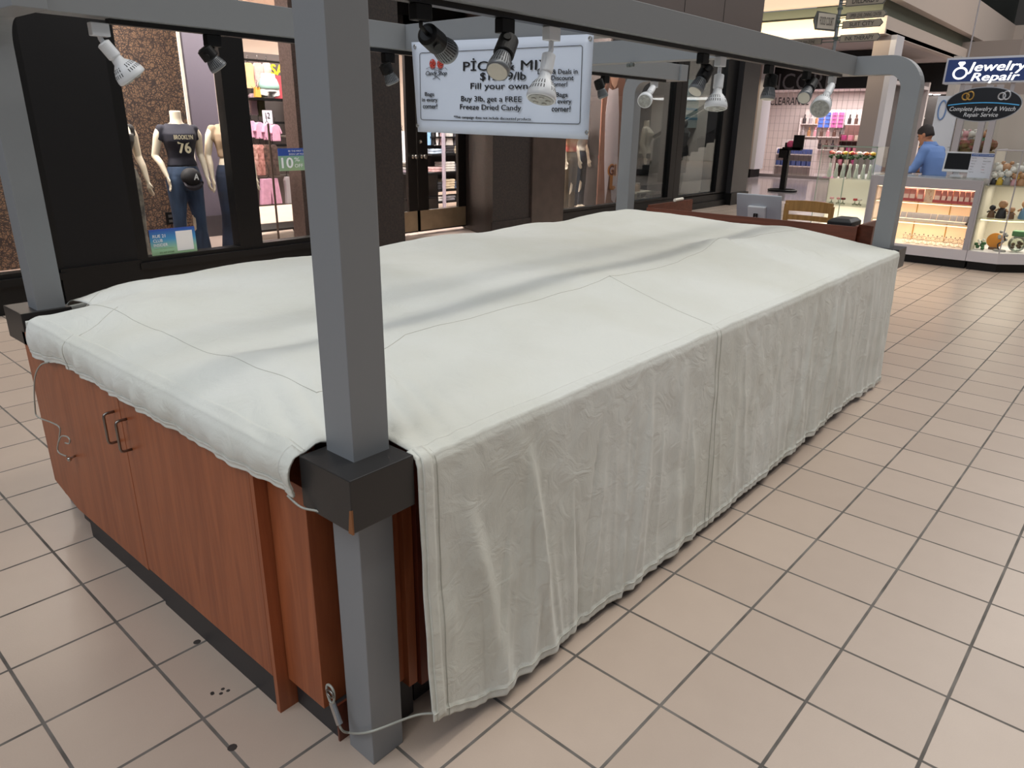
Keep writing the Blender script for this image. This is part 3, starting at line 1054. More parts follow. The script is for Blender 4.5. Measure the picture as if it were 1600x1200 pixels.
for i, (a, w) in enumerate((('Deals & Deals in', 62), ('the Discount', 50), ('Corner!', 27))):
    sgtext(a, 872 + (0, 0, 2)[i], 112 + i * 9.8, w, 7.5, .015)
sgtext('THE', 685, 110, 10, 3, .0)
sgtext('Candy Shop', 684, 115.5, 33, 9, .004, shear=.35)
b_ = MB()
def sg_at(px, py, off=.005):
    c = at(px, py, 0, XS)
    uu = clamp((tl.y - c.y) / (tl.y - tr.y)); vv = clamp((tl.z - c.z) / (tl.z - bl.z))
    c.x = sgp(uu, vv).x - off
    return c
fr_px = [(657, 83), (911, 71), (907, 194), (661, 187)]
def rr(pts, r=4, n=5):
    out = []
    for i, p in enumerate(pts):
        a = Vector((*pts[i - 1], 0)); p = Vector((*p, 0)); c = Vector((*pts[(i + 1) % 4], 0))
        s0 = p + (a - p).normalized() * r; s1 = p + (c - p).normalized() * r
        for k in range(n + 1):
            t = k / n
            out.append(((1 - t) ** 2 * s0 + 2 * t * (1 - t) * p + t * t * s1)[:2])
    return out
fp = rr(fr_px)
fp2 = []
for a, b in zip(fp, fp[1:] + fp[:1]):
    for k in range(6):
        fp2.append((a[0] + (b[0] - a[0]) * k / 6, a[1] + (b[1] - a[1]) * k / 6))
b_.tube([sg_at(*q, .004) for q in fp2], .0012, 5, closed=True)
b_.build('printed_border', ink, sg)
for cx_, cy_ in ((678, 100), (690, 100)):
    b_ = MB(); c = sg_at(cx_, cy_)
    for k in range(5):
        pts = []
        for j in range(5):
            a = 2 * pi * k / 5 + j * .45; r_ = .002 + .0165 * j / 4
            pts.append(c + Vector((0, -r_ * cos(a), r_ * sin(a))))
        b_.tube(pts, [.0018, .003, .004, .004, .002], 6)
    b_.tube([c + Vector((0, -.0185 * cos(2 * pi * k / 20), .0185 * sin(2 * pi * k / 20))) for k in range(20)], .0015, 5, closed=True)
    b_.build('printed_lollipop', red_ink, sg)
b_ = MB()
for (a, c) in (((680, 105), (690, 124)), ((690, 105), (679, 124))):
    pass
b_.tube([sg_at(682, 118), sg_at(690, 124)], .0012, 5); b_.tube([sg_at(687, 118), sg_at(679, 124)], .0012, 5)
b_.tube([sg_at(*q) for q in ((668, 108), (673, 105), (678, 109), (685, 106), (692, 109), (698, 106), (701, 109))], .0008, 5)
b_.build('printed_flourish', ink, sg)
for q in ((649, 73), (923, 60), (656, 196), (918, 207)):
    b_ = MB(); c = sg_at(*q, .004)
    b_.tube([c + Vector((0, .007 * cos(2 * pi * k / 14), .007 * sin(2 * pi * k / 14))) for k in range(14)], .0022, 6, closed=True)
    b_.build('grommet', steel, sg, smooth=True)

# ================================================================== CLOTHING STOREFRONT  (plane Y = 5.9)
YW = 5.9
blk = M('black_painted_frame', '0c0c0d', 0.4, spec=.3)
blk2 = M('black_panel', '111113', 0.55, spec=.25)
speck = M('speckled_granite', '2c211d', 0.55, col2='151110', vscale=38, bump=.2, bscale=60)
brown_p = M('brown_stone', '463a34', 0.3, var=.25, vscale=6)
taupe = M('taupe_panel', '564d4a', 0.5)
marble = M('white_marble', 'c9c4c6', 0.4, var=.25, vscale=9)
win_glass = glass('shop_glass', 'fbfcfc', .018)
win_glass_r = glass('shop_glass_reflective', 'd5dadc', .05)

b_ = MB(); b_.box((-6, YW + .35, 0), (.2, YW + .6, 5)); struct('wall_left', b_, blk2)
b_ = MB(); b_.box((1.34, YW, .0), (1.975, YW + .5, 3.44)); struct('wall_pier', b_, blk2)
b_ = MB(); b_.box((1.30, YW - .03, .0), (1.99, YW, .33)); struct('baseboard_pier', b_, blk)
# sills and low walls under the windows
for n, (x0, x1) in enumerate(((-1.0, 1.34), (1.975, 4.75))):
    b_ = MB(); b_.box((x0, YW, 0), (x1, YW + .22, .29)); b_.box((x0, YW - .04, .24), (x1, YW + .06, .30)); struct('baseboard_window', b_, blk)
b_ = MB(); b_.box((8.50, YW, 0), (14.5, YW + .22, .27)); b_.box((8.5, YW - .05, .0), (14.5, YW, .12)); struct('baseboard_window', b_, blk)
def window(n, x0, x1, z0, z1, g, fl=.09, fr=.09):
    b_ = MB()
    b_.box((x0 - fl, YW, z0 - .05), (x0, YW + .14, z1 + .1)); b_.box((x1, YW, z0 - .05), (x1 + fr, YW + .14, z1 + .1))
    b_.box((x0, YW, z0 - .05), (x1, YW + .14, z0)); b_.box((x0, YW, z1), (x1, YW + .14, z1 + .1))
    f = b_.build('window_%d' % n, blk); tag(f, kind='structure')
    p = MB(); p.box((x0, YW + .06, z0), (x1, YW + .066, z1)); p.build('pane', g, f)
    return f
window(1, -.9, 1.25, .34, 3.3, win_glass, .1, .09)
window(2, 2.07, 3.02, .34, 3.3, win_glass, .095, .13)
window(3, 3.28, 4.66, .35, 3.3, win_glass, .13, .09)
window(4, 8.62, 10.42, .31, 3.3, win_glass, .05, .15)
window(5, 10.72, 11.95, .31, 3.3, win_glass_r, .15, .2)
window(6, 12.38, 14.0, .30, 3.3, win_glass_r, .22, .5)
b_ = MB(); b_.box((4.75, YW, 0), (5.28, 7.05, 3.44)); struct('wall_pier', b_, speck)
b_ = MB(); b_.prism([(6.93, YW, 0), (7.78, YW, 0), (7.78, 7.2, 0), (7.62, 7.2, 0)], (0, 0, 3.44)); struct('wall_pier', b_, speck)
b_ = MB(); b_.box((6.90, YW - .02, 0), (7.78, YW, .26)); struct('baseboard_pier', b_, speck)
b_ = MB(); b_.box((7.78, YW - .03, 0), (8.57, YW + .5, 3.44)); struct('wall_pier', b_, brown_p)
b_ = MB(); b_.box((14.5, YW - .12, 0), (15.3, YW + .6, 3.44)); struct('wall_column', b_, M('dark_column', '29282a', .35))
b_ = MB(); b_.box((14.46, YW - .16, 0), (15.34, YW + .62, .25)); struct('baseboard_column', b_, blk)
b_ = MB(); b_.box((-2, YW - .02, 3.50), (15.32, YW + .8, 7.0)); struct('wall_bulkhead', b_, taupe)
for x in (5.28, 8.6, 11.95, 13.5):
    b_ = MB(); b_.box((x, YW - .025, 3.52), (x + .012, YW - .019, 7.0)); struct('trim_joint', b_, blk)
b_ = MB(); b_.box((-2, YW - .04, 3.44), (15.32, YW + .6, 3.50)); struct('trim_marble', b_, marble)
# doors
brass = M('kick_plate', 'b39b7d', 0.42, 0.4, var=.15, vscale=7)
nick = M('nickel', 'c9c4ba', 0.3, 1.0)
for n, (x0, x1, hx) in enumerate(((5.50, 6.50, 6.43), (6.52, 7.52, 6.60))):
    b_ = MB()
    yd = 7.0
    b_.box((x0, yd, .05), (x0 + .20, yd + .05, 2.95)); b_.box((x1 - .17, yd, .05), (x1, yd + .05, 2.95))
    b_.box((x0, yd, .05), (x1, yd + .05, .36)); b_.box((x0, yd, 2.75), (x1, yd + .05, 2.95))
    d = b_.build('door_%d' % (n + 1), M('door_dark', '1d1815', .4)); tag(d, kind='structure')
    p = MB(); p.box((x0 + .2, yd + .02, .36), (x1 - .17, yd + .026, 2.75)); p.build('pane', win_glass, d)
    p = MB(); p.box((x0 + .02, yd - .008, .07), (x1 - .02, yd, .36)); p.build('kick_plate', brass, d)
    p = MB(); p.lathe([(0, .032), (.012, .032), (.014, .014), (.05, .014), (.06, .03), (.085, .03), (.09, .02)], (hx, yd, 1.13), (0, -1, 0), 16); p.build('door_knob', nick, d, smooth=True)
    if n == 1:
        p = MB(); p.lathe([(0, .030), (.015, .028), (.02, .015), (.035, .012)], (hx - .02, yd, 1.33), (0, -1, 0), 16); p.build('lock_cylinder', nick, d, smooth=True)
    p = MB()
    for hz in ((.17, .85) if n == 1 else (.2,)):
        p.cyl((x1 + .03 if n else x0 - .01, yd - .01, hz), (x1 + .03 if n else x0 - .01, yd - .01, hz + .2), .008)
    p.build('hinge', nick, d)
b_ = MB(); b_.box((5.28, 6.99, 0), (5.5, 7.08, 3.2)); b_.box((7.53, 6.98, 0), (7.75, 7.08, 3.2)); b_.box((5.4, 6.98, 2.95), (7.6, 7.06, 3.05)); b_.box((5.3, 6.99, 3.05), (7.7, 7.06, 3.15)); struct('trim_doorframe', b_, blk)
b_ = MB(); b_.box((5.28, YW, 0), (7.6, 7.0, .006)); struct('floor_entry', b_, M('entry_floor', 'b48a68', .35, var=.2, vscale=3))
# interior shell
wall_in = M('store_wall', 'cfc3b8', 0.7)
lav = M('lavender_wall', '57515c', 0.6)
b_ = MB(); b_.box((-2, YW + .2, .0), (15.2, 14.2, .012)); struct('floor_store', b_, M('store_floor', 'bba99e', .3, var=.12, vscale=2))
b_ = MB(); b_.box((-2, YW + .6, 3.55), (15.2, 14.2, 3.7)); struct('ceiling_store', b_, M('store_ceiling', 'd8c4b6', .8))
b_ = MB(); b_.box((-2, 14.0, 0), (15.2, 14.2, 3.6)); struct('wall_store_back', b_, wall_in)
b_ = MB(); b_.box((15.0, 6.5, 0), (15.2, 14.0, 3.6)); b_.box((-2.2, 6.2, 0), (-2, 14.0, 3.6)); struct('wall_store_side', b_, wall_in)
def pattern_material():
    m = bpy.data.materials.new('doodle_wallpaper')
    m.use_nodes = True
    nt = m.node_tree; N = nt.nodes; L = nt.links
    b = N['Principled BSDF']; b.inputs['Roughness'].default_value = .6
    tc = N.new('ShaderNodeTexCoord')
    mp = N.new('ShaderNodeMapping'); mp.inputs['Scale'].default_value = (1, 0.001, 1)
    L.new(tc.outputs['Object'], mp.inputs[0])
    ns = N.new('ShaderNodeTexNoise'); ns.inputs['Scale'].default_value = 5
    L.new(mp.outputs[0], ns.inputs['Vector'])
    mxv = N.new('ShaderNodeMix'); mxv.data_type = 'VECTOR'; mxv.inputs[0].default_value = .12
    L.new(mp.outputs[0], mxv.inputs[4]); L.new(ns.outputs[1], mxv.inputs[5])
    outs = []
    for sc, th, metric in ((7, .02, 'EUCLIDEAN'), (17, .05, 'CHEBYCHEV'), (40, .085, 'MANHATTAN')):
        v = N.new('ShaderNodeTexVoronoi'); v.feature = 'DISTANCE_TO_EDGE'; v.inputs['Scale'].default_value = sc
        L.new(mxv.outputs[1], v.inputs['Vector'])
        c = N.new('ShaderNodeMath'); c.operation = 'LESS_THAN'; c.inputs[1].default_value = th
        L.new(v.outputs['Distance'], c.inputs[0]); outs.append(c.outputs[0])
    v = N.new('ShaderNodeTexVoronoi'); v.feature = 'F1'; v.inputs['Scale'].default_value = 34
    L.new(mxv.outputs[1], v.inputs['Vector'])
    c = N.new('ShaderNodeMath'); c.operation = 'LESS_THAN'; c.inputs[1].default_value = .22
    L.new(v.outputs['Distance'], c.inputs[0]); outs.append(c.outputs[0])
    s = outs[0]
    for o in outs[1:]:
        a = N.new('ShaderNodeMath'); a.operation = 'MAXIMUM'
        L.new(s, a.inputs[0]); L.new(o, a.inputs[1]); s = a.outputs[0]
    mx = N.new('ShaderNodeMix'); mx.data_type = 'RGBA'
    L.new(s, mx.inputs[0]); mx.inputs[6].default_value = (*lin('705744'), 1); mx.inputs[7].default_value = (*lin('2c2220'), 1)
    L.new(mx.outputs[2], b.inputs['Base Color'])
    return m
b_ = MB(); b_.box((-1.0, 7.4, 0), (3.36, 7.5, 3.5)); struct('wall_patterned', b_, pattern_material())
b_ = MB(); b_.box((3.36, 7.38, 0), (3.39, 7.52, 3.5)); struct('trim_wall_edge', b_, M('bright_trim', 'e6ddd2', .4))
b_ = MB(); b_.box((3.39, 8.9, 0), (4.55, 9.0, 3.5)); struct('wall_lavender', b_, lav)
b_ = MB(); b_.box((3.39, 8.87, 0), (4.55, 8.9, .30)); struct('baseboard_lavender', b_, M('grey_base', '3b373b', .5))
b_ = MB(); b_.box((3.37, 7.5, 0), (3.47, 9.0, 3.5)); struct('wall_return', b_, M('lavender_light', '6b6570', .6))
b_ = MB(); b_.box((4.12, 6.35, .0), (4.74, 6.6, 3.5)); struct('wall_display_pier', b_, M('dusk_pier', '5d4a44', .5, col2='45352f', vscale=55))
# raised window decks
b_ = MB(); b_.box((-.9, YW + .22, .012), (3.3, 7.4, .12)); struct('floor_window_deck', b_, M('deck', 'a08a80', .35))
b_ = MB(); b_.box((8.6, YW + .22, .012), (14.3, 7.3, .16)); struct('floor_window_deck', b_, M('deck_dark', '4a4442', .4))
out = at(265, 341, 1, 7.4)
ol = thing('wall_outlet', 'small black outlet low on the patterned display wall', 'outlet', out)
b_ = MB(); b_.box(out + Vector((-.045, -.02, -.07)), out + Vector((.045, 0, .07))); b_.build('outlet_plate', blk, ol, bevel=.004)
b_ = MB(); b_.box(out + Vector((-.02, -.026, .01)), out + Vector((.02, -.02, .04))); b_.box(out + Vector((-.02, -.026, -.045)), out + Vector((.02, -.02, -.015))); b_.build('outlet_socket', M('dark_grey', '3a3a3c', .5), ol)

# store ceiling lights (real lamps)
def ceil_light(x, y, z, power, col=(1, .88, .78), size=.6, label=None):
    t = thing('ceiling_light', label, 'ceiling light', (x, y, z), 'ceiling lights of the clothing store')
    b_ = MB(); b_.box((x - size / 2 - .03, y - size / 2 - .03, z - .02), (x + size / 2 + .03, y + size / 2 + .03, z + .04)); b_.build('light_frame', M('lamp_frame', 'e8e8e8', .5), t)
    b_ = MB(); b_.box((x - size / 2, y - size / 2, z - .03), (x + size / 2, y + size / 2, z - .02)); b_.build('diffuser', M('lamp_diffuser', 'ffffff', .5, emit=6.0), t)
    l = area('store_lamp', (x, y, z - .05), (x, y + .001, 0), size, size, power, col)
    l.parent = None
    return t
ceil_light(8.95, 9.0, 3.40, 150, label='bright square ceiling light above the store doors')
ceil_light(5.2, 10.6, 3.50, 300, label='square ceiling light above the racks seen through the narrow window')
ceil_light(10.2, 11.4, 3.50, 300, label='square ceiling light over the folded clothes shelves behind the doors')
area('display_lamp', (2.0, 6.55, 3.4), (2.6, 6.9, .6), 2.0, .4, 230, (1, .93, .86))
area('display_lamp', (4.6, 7.4, 3.4), (5.0, 8.4, .8), 1.2, .5, 160, (1, .9, .84))
area('display_lamp', (7.6, 8.0, 3.4), (8.6, 9.2, .6), 1.2, .5, 160, (1, .93, .9))
area('display_lamp', (.2, 6.5, 3.4), (.2, 6.8, .6), 1.6, .4, 60, (1, .86, .70))
area('display_lamp', (9.6, 6.3, 3.4), (9.7, 6.8, .6), 1.6, .3, 130, (1, .9, .8))
area('display_lamp', (13.2, 6.4, 3.4), (13.2, 6.8, .6), 1.4, .3, 50, (1, .95, .9))

# ------------------------------------------------------------------ mannequins
skin_m = M('mannequin_cream', 'e2d3bd', 0.4)
def torso_rings(sc=1.0, z0=.80, z1=1.41, w=1.0, bust=.02):
    prof = [(.76, .135, .095, 0), (.84, .165, .112, 0), (.92, .168, .112, 0), (1.00, .140, .096, 0), (1.08, .118, .084, 0), (1.16, .128, .090, -.005), (1.25, .150, .108, -.012), (1.32, .158, .104, -.010), (1.38, .150, .080, 0), (1.42, .100, .060, .01)]
    R = []
    for z, rx, ry, cy in prof:
        if z < z0 - .001 or z > z1 + .011: continue
        R.append([(rx * w * sc * cos(2 * pi * k / 28), cy + ry * sc * sin(2 * pi * k / 28) - (bust * max(0, -sin(2 * pi * k / 28)) if 1.2 < z < 1.35 else 0), z) for k in range(28)])
    return R
def limb(mb, pts, add=0.0, n=14):
    P = []; rr_ = []
    for (a, ra), (b, rb) in zip(pts, pts[1:]):
        a = Vector(a); b = Vector(b)
        for k in range(4):
            t = k / 4
            P.append(a.lerp(b, t)); rr_.append(ra + (rb - ra) * t + add)
    P.append(Vector(pts[-1][0])); rr_.append(pts[-1][1] + add)
    mb.tube(P, rr_, n)
    mb.ball(pts[0][0], pts[0][1] + add, 7)
    return mb
def hand(mb, wrist, d, thumb_side):
    """palm, four fingers and a thumb hanging along direction d"""
    wrist = Vector(wrist); d = Vector(d).normalized()
    side = Vector((0, -1, 0)); side = (side - d * side.dot(d)).normalized()
    nrm = d.cross(side)
    R = []
    for t, w, th in ((-.02, .021, .017), (.02, .028, .014), (.06, .036, .013), (.085, .036, .011)):
        c = wrist + d * t
        R.append([c + side * (w * cos(2 * pi * k / 12)) + nrm * (th * sin(2 * pi * k / 12)) for k in range(12)])
    mb.rings(R)
    for k, (ln, o) in enumerate(((.062, .026), (.075, .009), (.070, -.009), (.055, -.025))):
        b = wrist + d * .08 + side * o
        mb.tube([b, b + d * ln * .45 + nrm * .004 * thumb_side, b + d * ln * .8 + nrm * .014 * thumb_side, b + d * ln + nrm * .022 * thumb_side], [.0085, .0085, .0075, .005], 7)
    b = wrist + d * .025 + side * .024
    mb.tube([b, b + d * .022 + side * .018, b + d * .05 + side * .024 + nrm * .01 * thumb_side], [.010, .009, .006], 7)
def arm_pts(s, el=(.235, .03, 1.10), wr=(.245, -.05, .86)):
    return [((s * .165, .005, 1.365), .048), ((s * .20, .01, 1.30), .046), ((s * el[0], el[1], el[2]), .036), ((s * (el[0] + wr[0]) / 2, (el[1] + wr[1]) / 2 - .005, (el[2] + wr[2]) / 2 + .03), .033), ((s * wr[0], wr[1], wr[2]), .022)]
def leg_pts(s, dx=0, r=1.0):
    return [((s * .085, 0, .86), .088 * r), ((s * .088, -.005, .70), .080 * r), ((s * (.09 + dx), -.012, .46), .056 * r), ((s * (.092 + dx), .004, .34), .056 * r), ((s * (.095 + dx), .018, .09), .034 * r)]
def mannequin(loc, rz, label, shirt=None, pants=None, sleeve=.16, crop=.98, flare=1.0, shirt_z1=1.42, short=None, poses=None, hooded=False, long_sleeve=False, body=skin_m, mirror=1):
    t = thing('mannequin', label, 'mannequin', loc, rz=0)
    def fin(mb, name, m, rem, parent=t):
        o = mb.build(name, m, parent, world=False, remesh=rem)
        return o
    poses = poses or {}
    mb = MB()
    mb.rings(torso_rings(.96))
    mb.rings([[(r_ * cos(2 * pi * k / 20), .008 + r_ * sin(2 * pi * k / 20), z) for k in range(20)] for z, r_ in ((1.37, .085), (1.42, .066), (1.46, .056), (1.545, .055))])
    for s in (-1, 1):
        ap = arm_pts(s, *poses.get(s, ()))
        limb(mb, ap)
        w0 = Vector(ap[-1][0]); dd = w0 - Vector(ap[-2][0])
        hand(mb, w0, dd + Vector((0, -.02, -.12)), -s)
        limb(mb, leg_pts(s))
        R = []
        for y, w, z1 in ((.05, .028, .06), (.0, .036, .085), (-.06, .040, .06), (-.13, .042, .035), (-.17, .03, .02)):
            R.append([(s * .095 + w * cos(a), y, .0 + z1 * (.5 + .5 * sin(a))) for a in [2 * pi * k / 10 for k in range(10)]])
        mb.rings(R)
    fin(mb, 'body', body, .0085)
    if shirt:
        mb = MB()
        mb.rings(torso_rings(1.09, crop - .005, shirt_z1, 1.02))
        for s in (-1, 1):
            ap = arm_pts(s, *poses.get(s, ()))
            if long_sleeve:
                limb(mb, ap, .013)
            else:
                a = Vector(ap[0][0]); b = Vector(ap[2][0])
                limb(mb, [(a, .050), (a.lerp(b, .25), .050), (a.lerp(b, .25 + sleeve), .048)], .001)
        if hooded:
            mb.ball((0, .02, 1.50), .105, 9, (1, 1.0, 1.05))
        fin(mb, 'hooded_top' if hooded else 'shirt', shirt, .0095)
    if pants:
        mb = MB()
        mb.rings([r for r in torso_rings(1.05, .76, 1.0, 1.0)])
        for s in (-1, 1):
            lp = leg_pts(s, .015, 1.08)
            lp = lp[:-1] + [((s * .115, .01, .06), .055 * flare)] if not short else [lp[0], lp[1], ((s * .095, -.01, short), .082)]
            limb(mb, lp, .008)
        fin(mb, 'shorts' if short else 'jeans', pants, .0095)
    t.rotation_euler = (0, 0, rz)
    return t
navy = M('navy_jersey', '23222f', .8)
denim = M('blue_denim', '3c4f6b', .8, col2='26344b', vscale=9, stretch=(1, 1, .3))
denim_d = M('dark_denim', '27324a', .8, col2='1c2436', vscale=9)
acid = M('grey_acid_denim', '8b8579', .8, col2='4b4a47', vscale=10)
beige_k = M('beige_knit', 'b0957b', .8)
charc = M('charcoal_knit', '2a2726', .8)
pb = {-1: ((.25, .03, 1.10), (.20, -.10, .90)), 1: ((.215, .04, 1.11), (.225, -.06, .88))}
m1 = mannequin((2.86, 6.62, .12), radians(-6), 'headless cream mannequin in a navy lettered T-shirt and flared blue jeans', navy, denim, crop=.95, flare=1.5, poses=pb)
cream_ink = M('cream_print', 'd8cdb0', .7)
text('BROOKLYN', m1.location + Vector((-.005, -.152, 1.29)), '-Y', cream_ink, m1, width=.19, height=.042, bold=.03, name='printed_letters')
text('76', m1.location + Vector((.0, -.135, 1.19)), '-Y', cream_ink, m1, width=.12, height=.11, bold=.04, name='printed_number')
cap = thing('baseball_cap', 'black cap with a white letter resting against the hip of the navy-shirted mannequin', 'cap', m1.location + Vector((-.02, -.20, .90)))
capm = M('black_cap', '1c1a1e', .75)
b_ = MB(); b_.ball(cap.location + Vector((0, 0, .0)), .098, 10, (1.05, .75, .95)); b_.build('cap_crown', capm, cap, smooth=True)
b_ = MB(); R_ = []
for k in range(13):
    a = pi + pi * k / 12
    R_.append([(cap.location.x + .10 * cos(a), cap.location.y - .02, cap.location.z - .045 + .03 * sin(a) * .3), (cap.location.x + .105 * cos(a), cap.location.y - .05 - .0 * sin(a), cap.location.z - .05 + .085 * sin(a)), (cap.location.x + .098 * cos(a), cap.location.y - .03, cap.location.z - .052 + .085 * sin(a))])
b_.rings(R_, True, True); b_.build('cap_brim', M('dark_brim', '39343a', .75), cap, smooth=True)
text('A', cap.location + Vector((.015, -.083, .005)), '-Y', M('white_thread', 'dcdcdc', .7), cap, height=.06, width=.05, bold=.03, shear=.1, name='cap_letter')
m2 = mannequin((3.40, 6.60, .12), radians(-4), 'headless cream mannequin in a beige top and dark jeans beside the black mullion', beige_k, denim_d, crop=1.05, flare=1.5)
b_ = MB(); b_.box((3.33, 6.478, 1.03), (3.41, 6.484, 1.13)); b_.build('paper_tag', M('tag_white', 'd8d8d0', .7), m2)
m3 = mannequin((2.23, 6.62, .12), radians(12), 'headless mannequin in a dark crop top and grey jeans behind the left frame edge', charc, acid, crop=1.16, flare=1.3, shirt_z1=1.32, sleeve=.0)
# ------------------------------------------------------------------ window stickers
def sign_poster(name, label, p_tl, p_br, y, parts):
    pass
blue_s = M('sticker_blue', '2a5aa8', .5)
teal_s = M('sticker_teal', '6fae9e', .5)
green_s = M('sticker_green', '8ab57c', .5)
wh_ink = M('white_ink', 'e9eef2', .6)
def grad_mat():
    m = bpy.data.materials.new('blue_green_print'); m.use_nodes = True
    nt = m.node_tree; N = nt.nodes; L = nt.links
    tc = N.new('ShaderNodeTexCoord'); sp = N.new('ShaderNodeSeparateXYZ'); L.new(tc.outputs['Generated'], sp.inputs[0])
    cr = N.new('ShaderNodeValToRGB'); L.new(sp.outputs[2], cr.inputs[0])
    e = cr.color_ramp.elements; e[0].color = (*lin('9db98a'), 1); e[1].color = (*lin('2447a0'), 1)
    k = cr.color_ramp.elements.new(.62); k.color = (*lin('3f8fc0'), 1)
    k = cr.color_ramp.elements.new(.3); k.color = (*lin('8fbf9f'), 1)
    L.new(cr.outputs[0], N['Principled BSDF'].inputs['Base Color']); N['Principled BSDF'].inputs['Roughness'].default_value = .5
    return m
grad = grad_mat()
YS = YW + .05
a, c = at(232, 360, 1, YS), at(309, 395, 1, YS)
s1 = thing('window_sticker', 'blue to green poster low on the glass of the mannequin window', 'poster', ((a.x + c.x) / 2, YS, (a.z + c.z) / 2))
b_ = MB(); b_.box((a.x, YS, c.z), (c.x, YS + .006, a.z)); b_.build('poster_sheet', grad, s1)
w = c.x - a.x; hgt = a.z - c.z
for i, (tx, ww) in enumerate((('RUE 21', .27), ('CLUB', .20), ('INSIDER', .30))):
    text(tx, (a.x + .06 * w, YS - .002, a.z - hgt * (.24 + .16 * i)), '-Y', wh_ink, s1, height=hgt * .11, width=w * ww, bold=.01, align='LEFT')
text('JOIN FOR FREE TODAY', (a.x + .06 * w, YS - .002, a.z - hgt * .70), '-Y', M('soft_green_ink', '7f9a6a', .6), s1, height=hgt * .05, width=w * .42, align='LEFT')
text('SEE APP STORE', (a.x + .16 * w, YS - .002, a.z - hgt * .84), '-Y', M('dark_green_ink', '4f6a4a', .6), s1, height=hgt * .06, width=w * .32, align='LEFT')
b_ = MB(); b_.box((a.x + w * .56, YS - .002, c.z + hgt * .16), (a.x + w * .93, YS, a.z - hgt * .12)); b_.build('white_panel', M('white_print', 'e4e6e6', .6), s1)
a, c = at(434, 232, 1, YS), at(500, 265, 1, YS)
s2 = thing('window_sticker', 'blue and green discount poster on the narrow window beside the near grey post', 'poster', ((a.x + c.x) / 2, YS, (a.z + c.z) / 2))
w = c.x - a.x; hgt = a.z - c.z
b_ = MB(); b_.box((a.x, YS, c.z), (c.x, YS + .006, a.z - hgt * .33)); b_.build('poster_sheet', M('print_teal', '6a9f95', .5, col2='93ad84', vscale=2), s2)
b_ = MB(); b_.box((a.x, YS, a.z - hgt * .33), (c.x, YS + .006, a.z)); b_.build('poster_heading', M('print_blue', '24489a', .5), s2)
text('BE THE FIRST TO KNOW', (a.x + w * .55, YS - .002, a.z - hgt * .12), '-Y', wh_ink, s2, height=hgt * .07, width=w * .62)
text('SIGN UP FOR TEXTS', (a.x + w * .55, YS - .002, a.z - hgt * .26), '-Y', wh_ink, s2, height=hgt * .07, width=w * .6)
text('10', (a.x + w * .06, YS - .002, a.z - hgt * .64), '-Y', wh_ink, s2, height=hgt * .46, width=w * .27, bold=.02, align='LEFT')
for (tx, ux, uz, hh, ww) in (('%', .37, .50, .18, .13), ('OFF', .37, .78, .16, .2), ('YOUR', .62, .48, .16, .32), ('NEXT', .62, .64, .16, .3), ('PURCHASE', .62, .80, .13, .36)):
    text(tx, (a.x + w * ux, YS - .002, a.z - hgt * uz), '-Y', wh_ink, s2, height=hgt * hh, width=w * ww, align='LEFT')

# ------------------------------------------------------------------ garments and racks in the clothing store
def fab(name, c, **k): return M('fabric_' + name, c, .85, **k)
def garment(px, py, hw, hh, y, m, label, group, shape='shirt', name='shirt_on_hanger'):
    """a piece on a hanger: px,py = top centre, hw half width px, hh height px on the plane y"""
    p = at(px, py, 1, y); e = at(px + hw, py, 1, y); q = at(px, py + hh, 1, y)
    w = abs(e.x - p.x); h = abs(p.z - q.z)
    t = thing(name, label, 'clothing', p, group)
    if shape == 'shirt':
        out = [(-.22, 0), (.22, 0), (.62, -.10), (1.0, -.52), (.80, -.58), (.62, -.36), (.66, -1), (-.66, -1), (-.62, -.36), (-.80, -.58), (-1.0, -.52), (-.62, -.10)]
    elif shape == 'shorts':
        out = [(-.75, 0), (.75, 0), (1, -1), (.12, -1), (0, -.45), (-.12, -1), (-1, -1)]
    elif shape == 'bag':
        out = [(-.6, 0), (-.45, 0), (-.35, -.3), (.35, -.3), (.45, 0), (.6, 0), (.9, -1), (-.9, -1)]
    else:
        out = [(-.5, 0), (.5, 0), (.95, -.12), (.8, -.6), (1, -1), (-1, -1), (-.8, -.6), (-.95, -.12)]
    b_ = MB()
    n = len(out)
    b_.rings([[p + Vector((a * w * s, yy, b * h)) for a, b in out] for yy, s in ((-.035, .82), (-.02, 1), (.02, 1), (.035, .82))])
    b_.build('garment', m, t, bevel=.006)
    b_ = MB(); b_.tube([p + Vector((-.35 * w, 0, -.01)), p + Vector((0, 0, .03)), p + Vector((.35 * w, 0, -.01))], .005, 6); b_.tube([p + Vector((0, 0, .03)), p + Vector((0, 0, .06)), p + Vector((.015, 0, .08)), p + Vector((.0, 0, .095))], .004, 6)
    b_.build('hanger', blk, t)
    return t
gy = 9.3
rk = thing('clothes_rail', 'black wall rail with jackets high on the rear wall of the clothing store', 'clothes rail', at(415, 95, 1, gy + .05))
a, c = at(372, 92, 1, gy), at(468, 98, 1, gy)
b_ = MB(); b_.tube([(a.x, gy, a.z), (c.x, gy, a.z)], .016, 8); b_.build('rail', blk, rk)
b_ = MB(); b_.box((a.x, gy + .15, .3), (a.x + .05, gy + .2, a.z + .1)); b_.box((c.x, gy + .15, .3), (c.x + .05, gy + .2, a.z + .1)); b_.build('upright', blk, rk)
b_ = MB(); b_.box((a.x, gy + .2, .3), (c.x + .9, gy + .25, a.z + .12)); b_.build('back_board', M('rail_board', '5c5350', .6), rk)
for px, hw, hh, c_, lb in ((387, 8, 40, 'd8b98a', 'yellow cream shirt hanging first on the high store rail'), (402, 8, 44, 'd9b3ae', 'dusty pink jacket hanging second on the high store rail'), (416, 7, 38, 'dcc3bd', 'pale pink jacket hanging third on the high store rail')):
    garment(px, 98, hw, hh, gy - .02, fab(lb, c_, var=.2, vscale=14), lb, 'clothes on the high rail', 'coat', 'jacket')
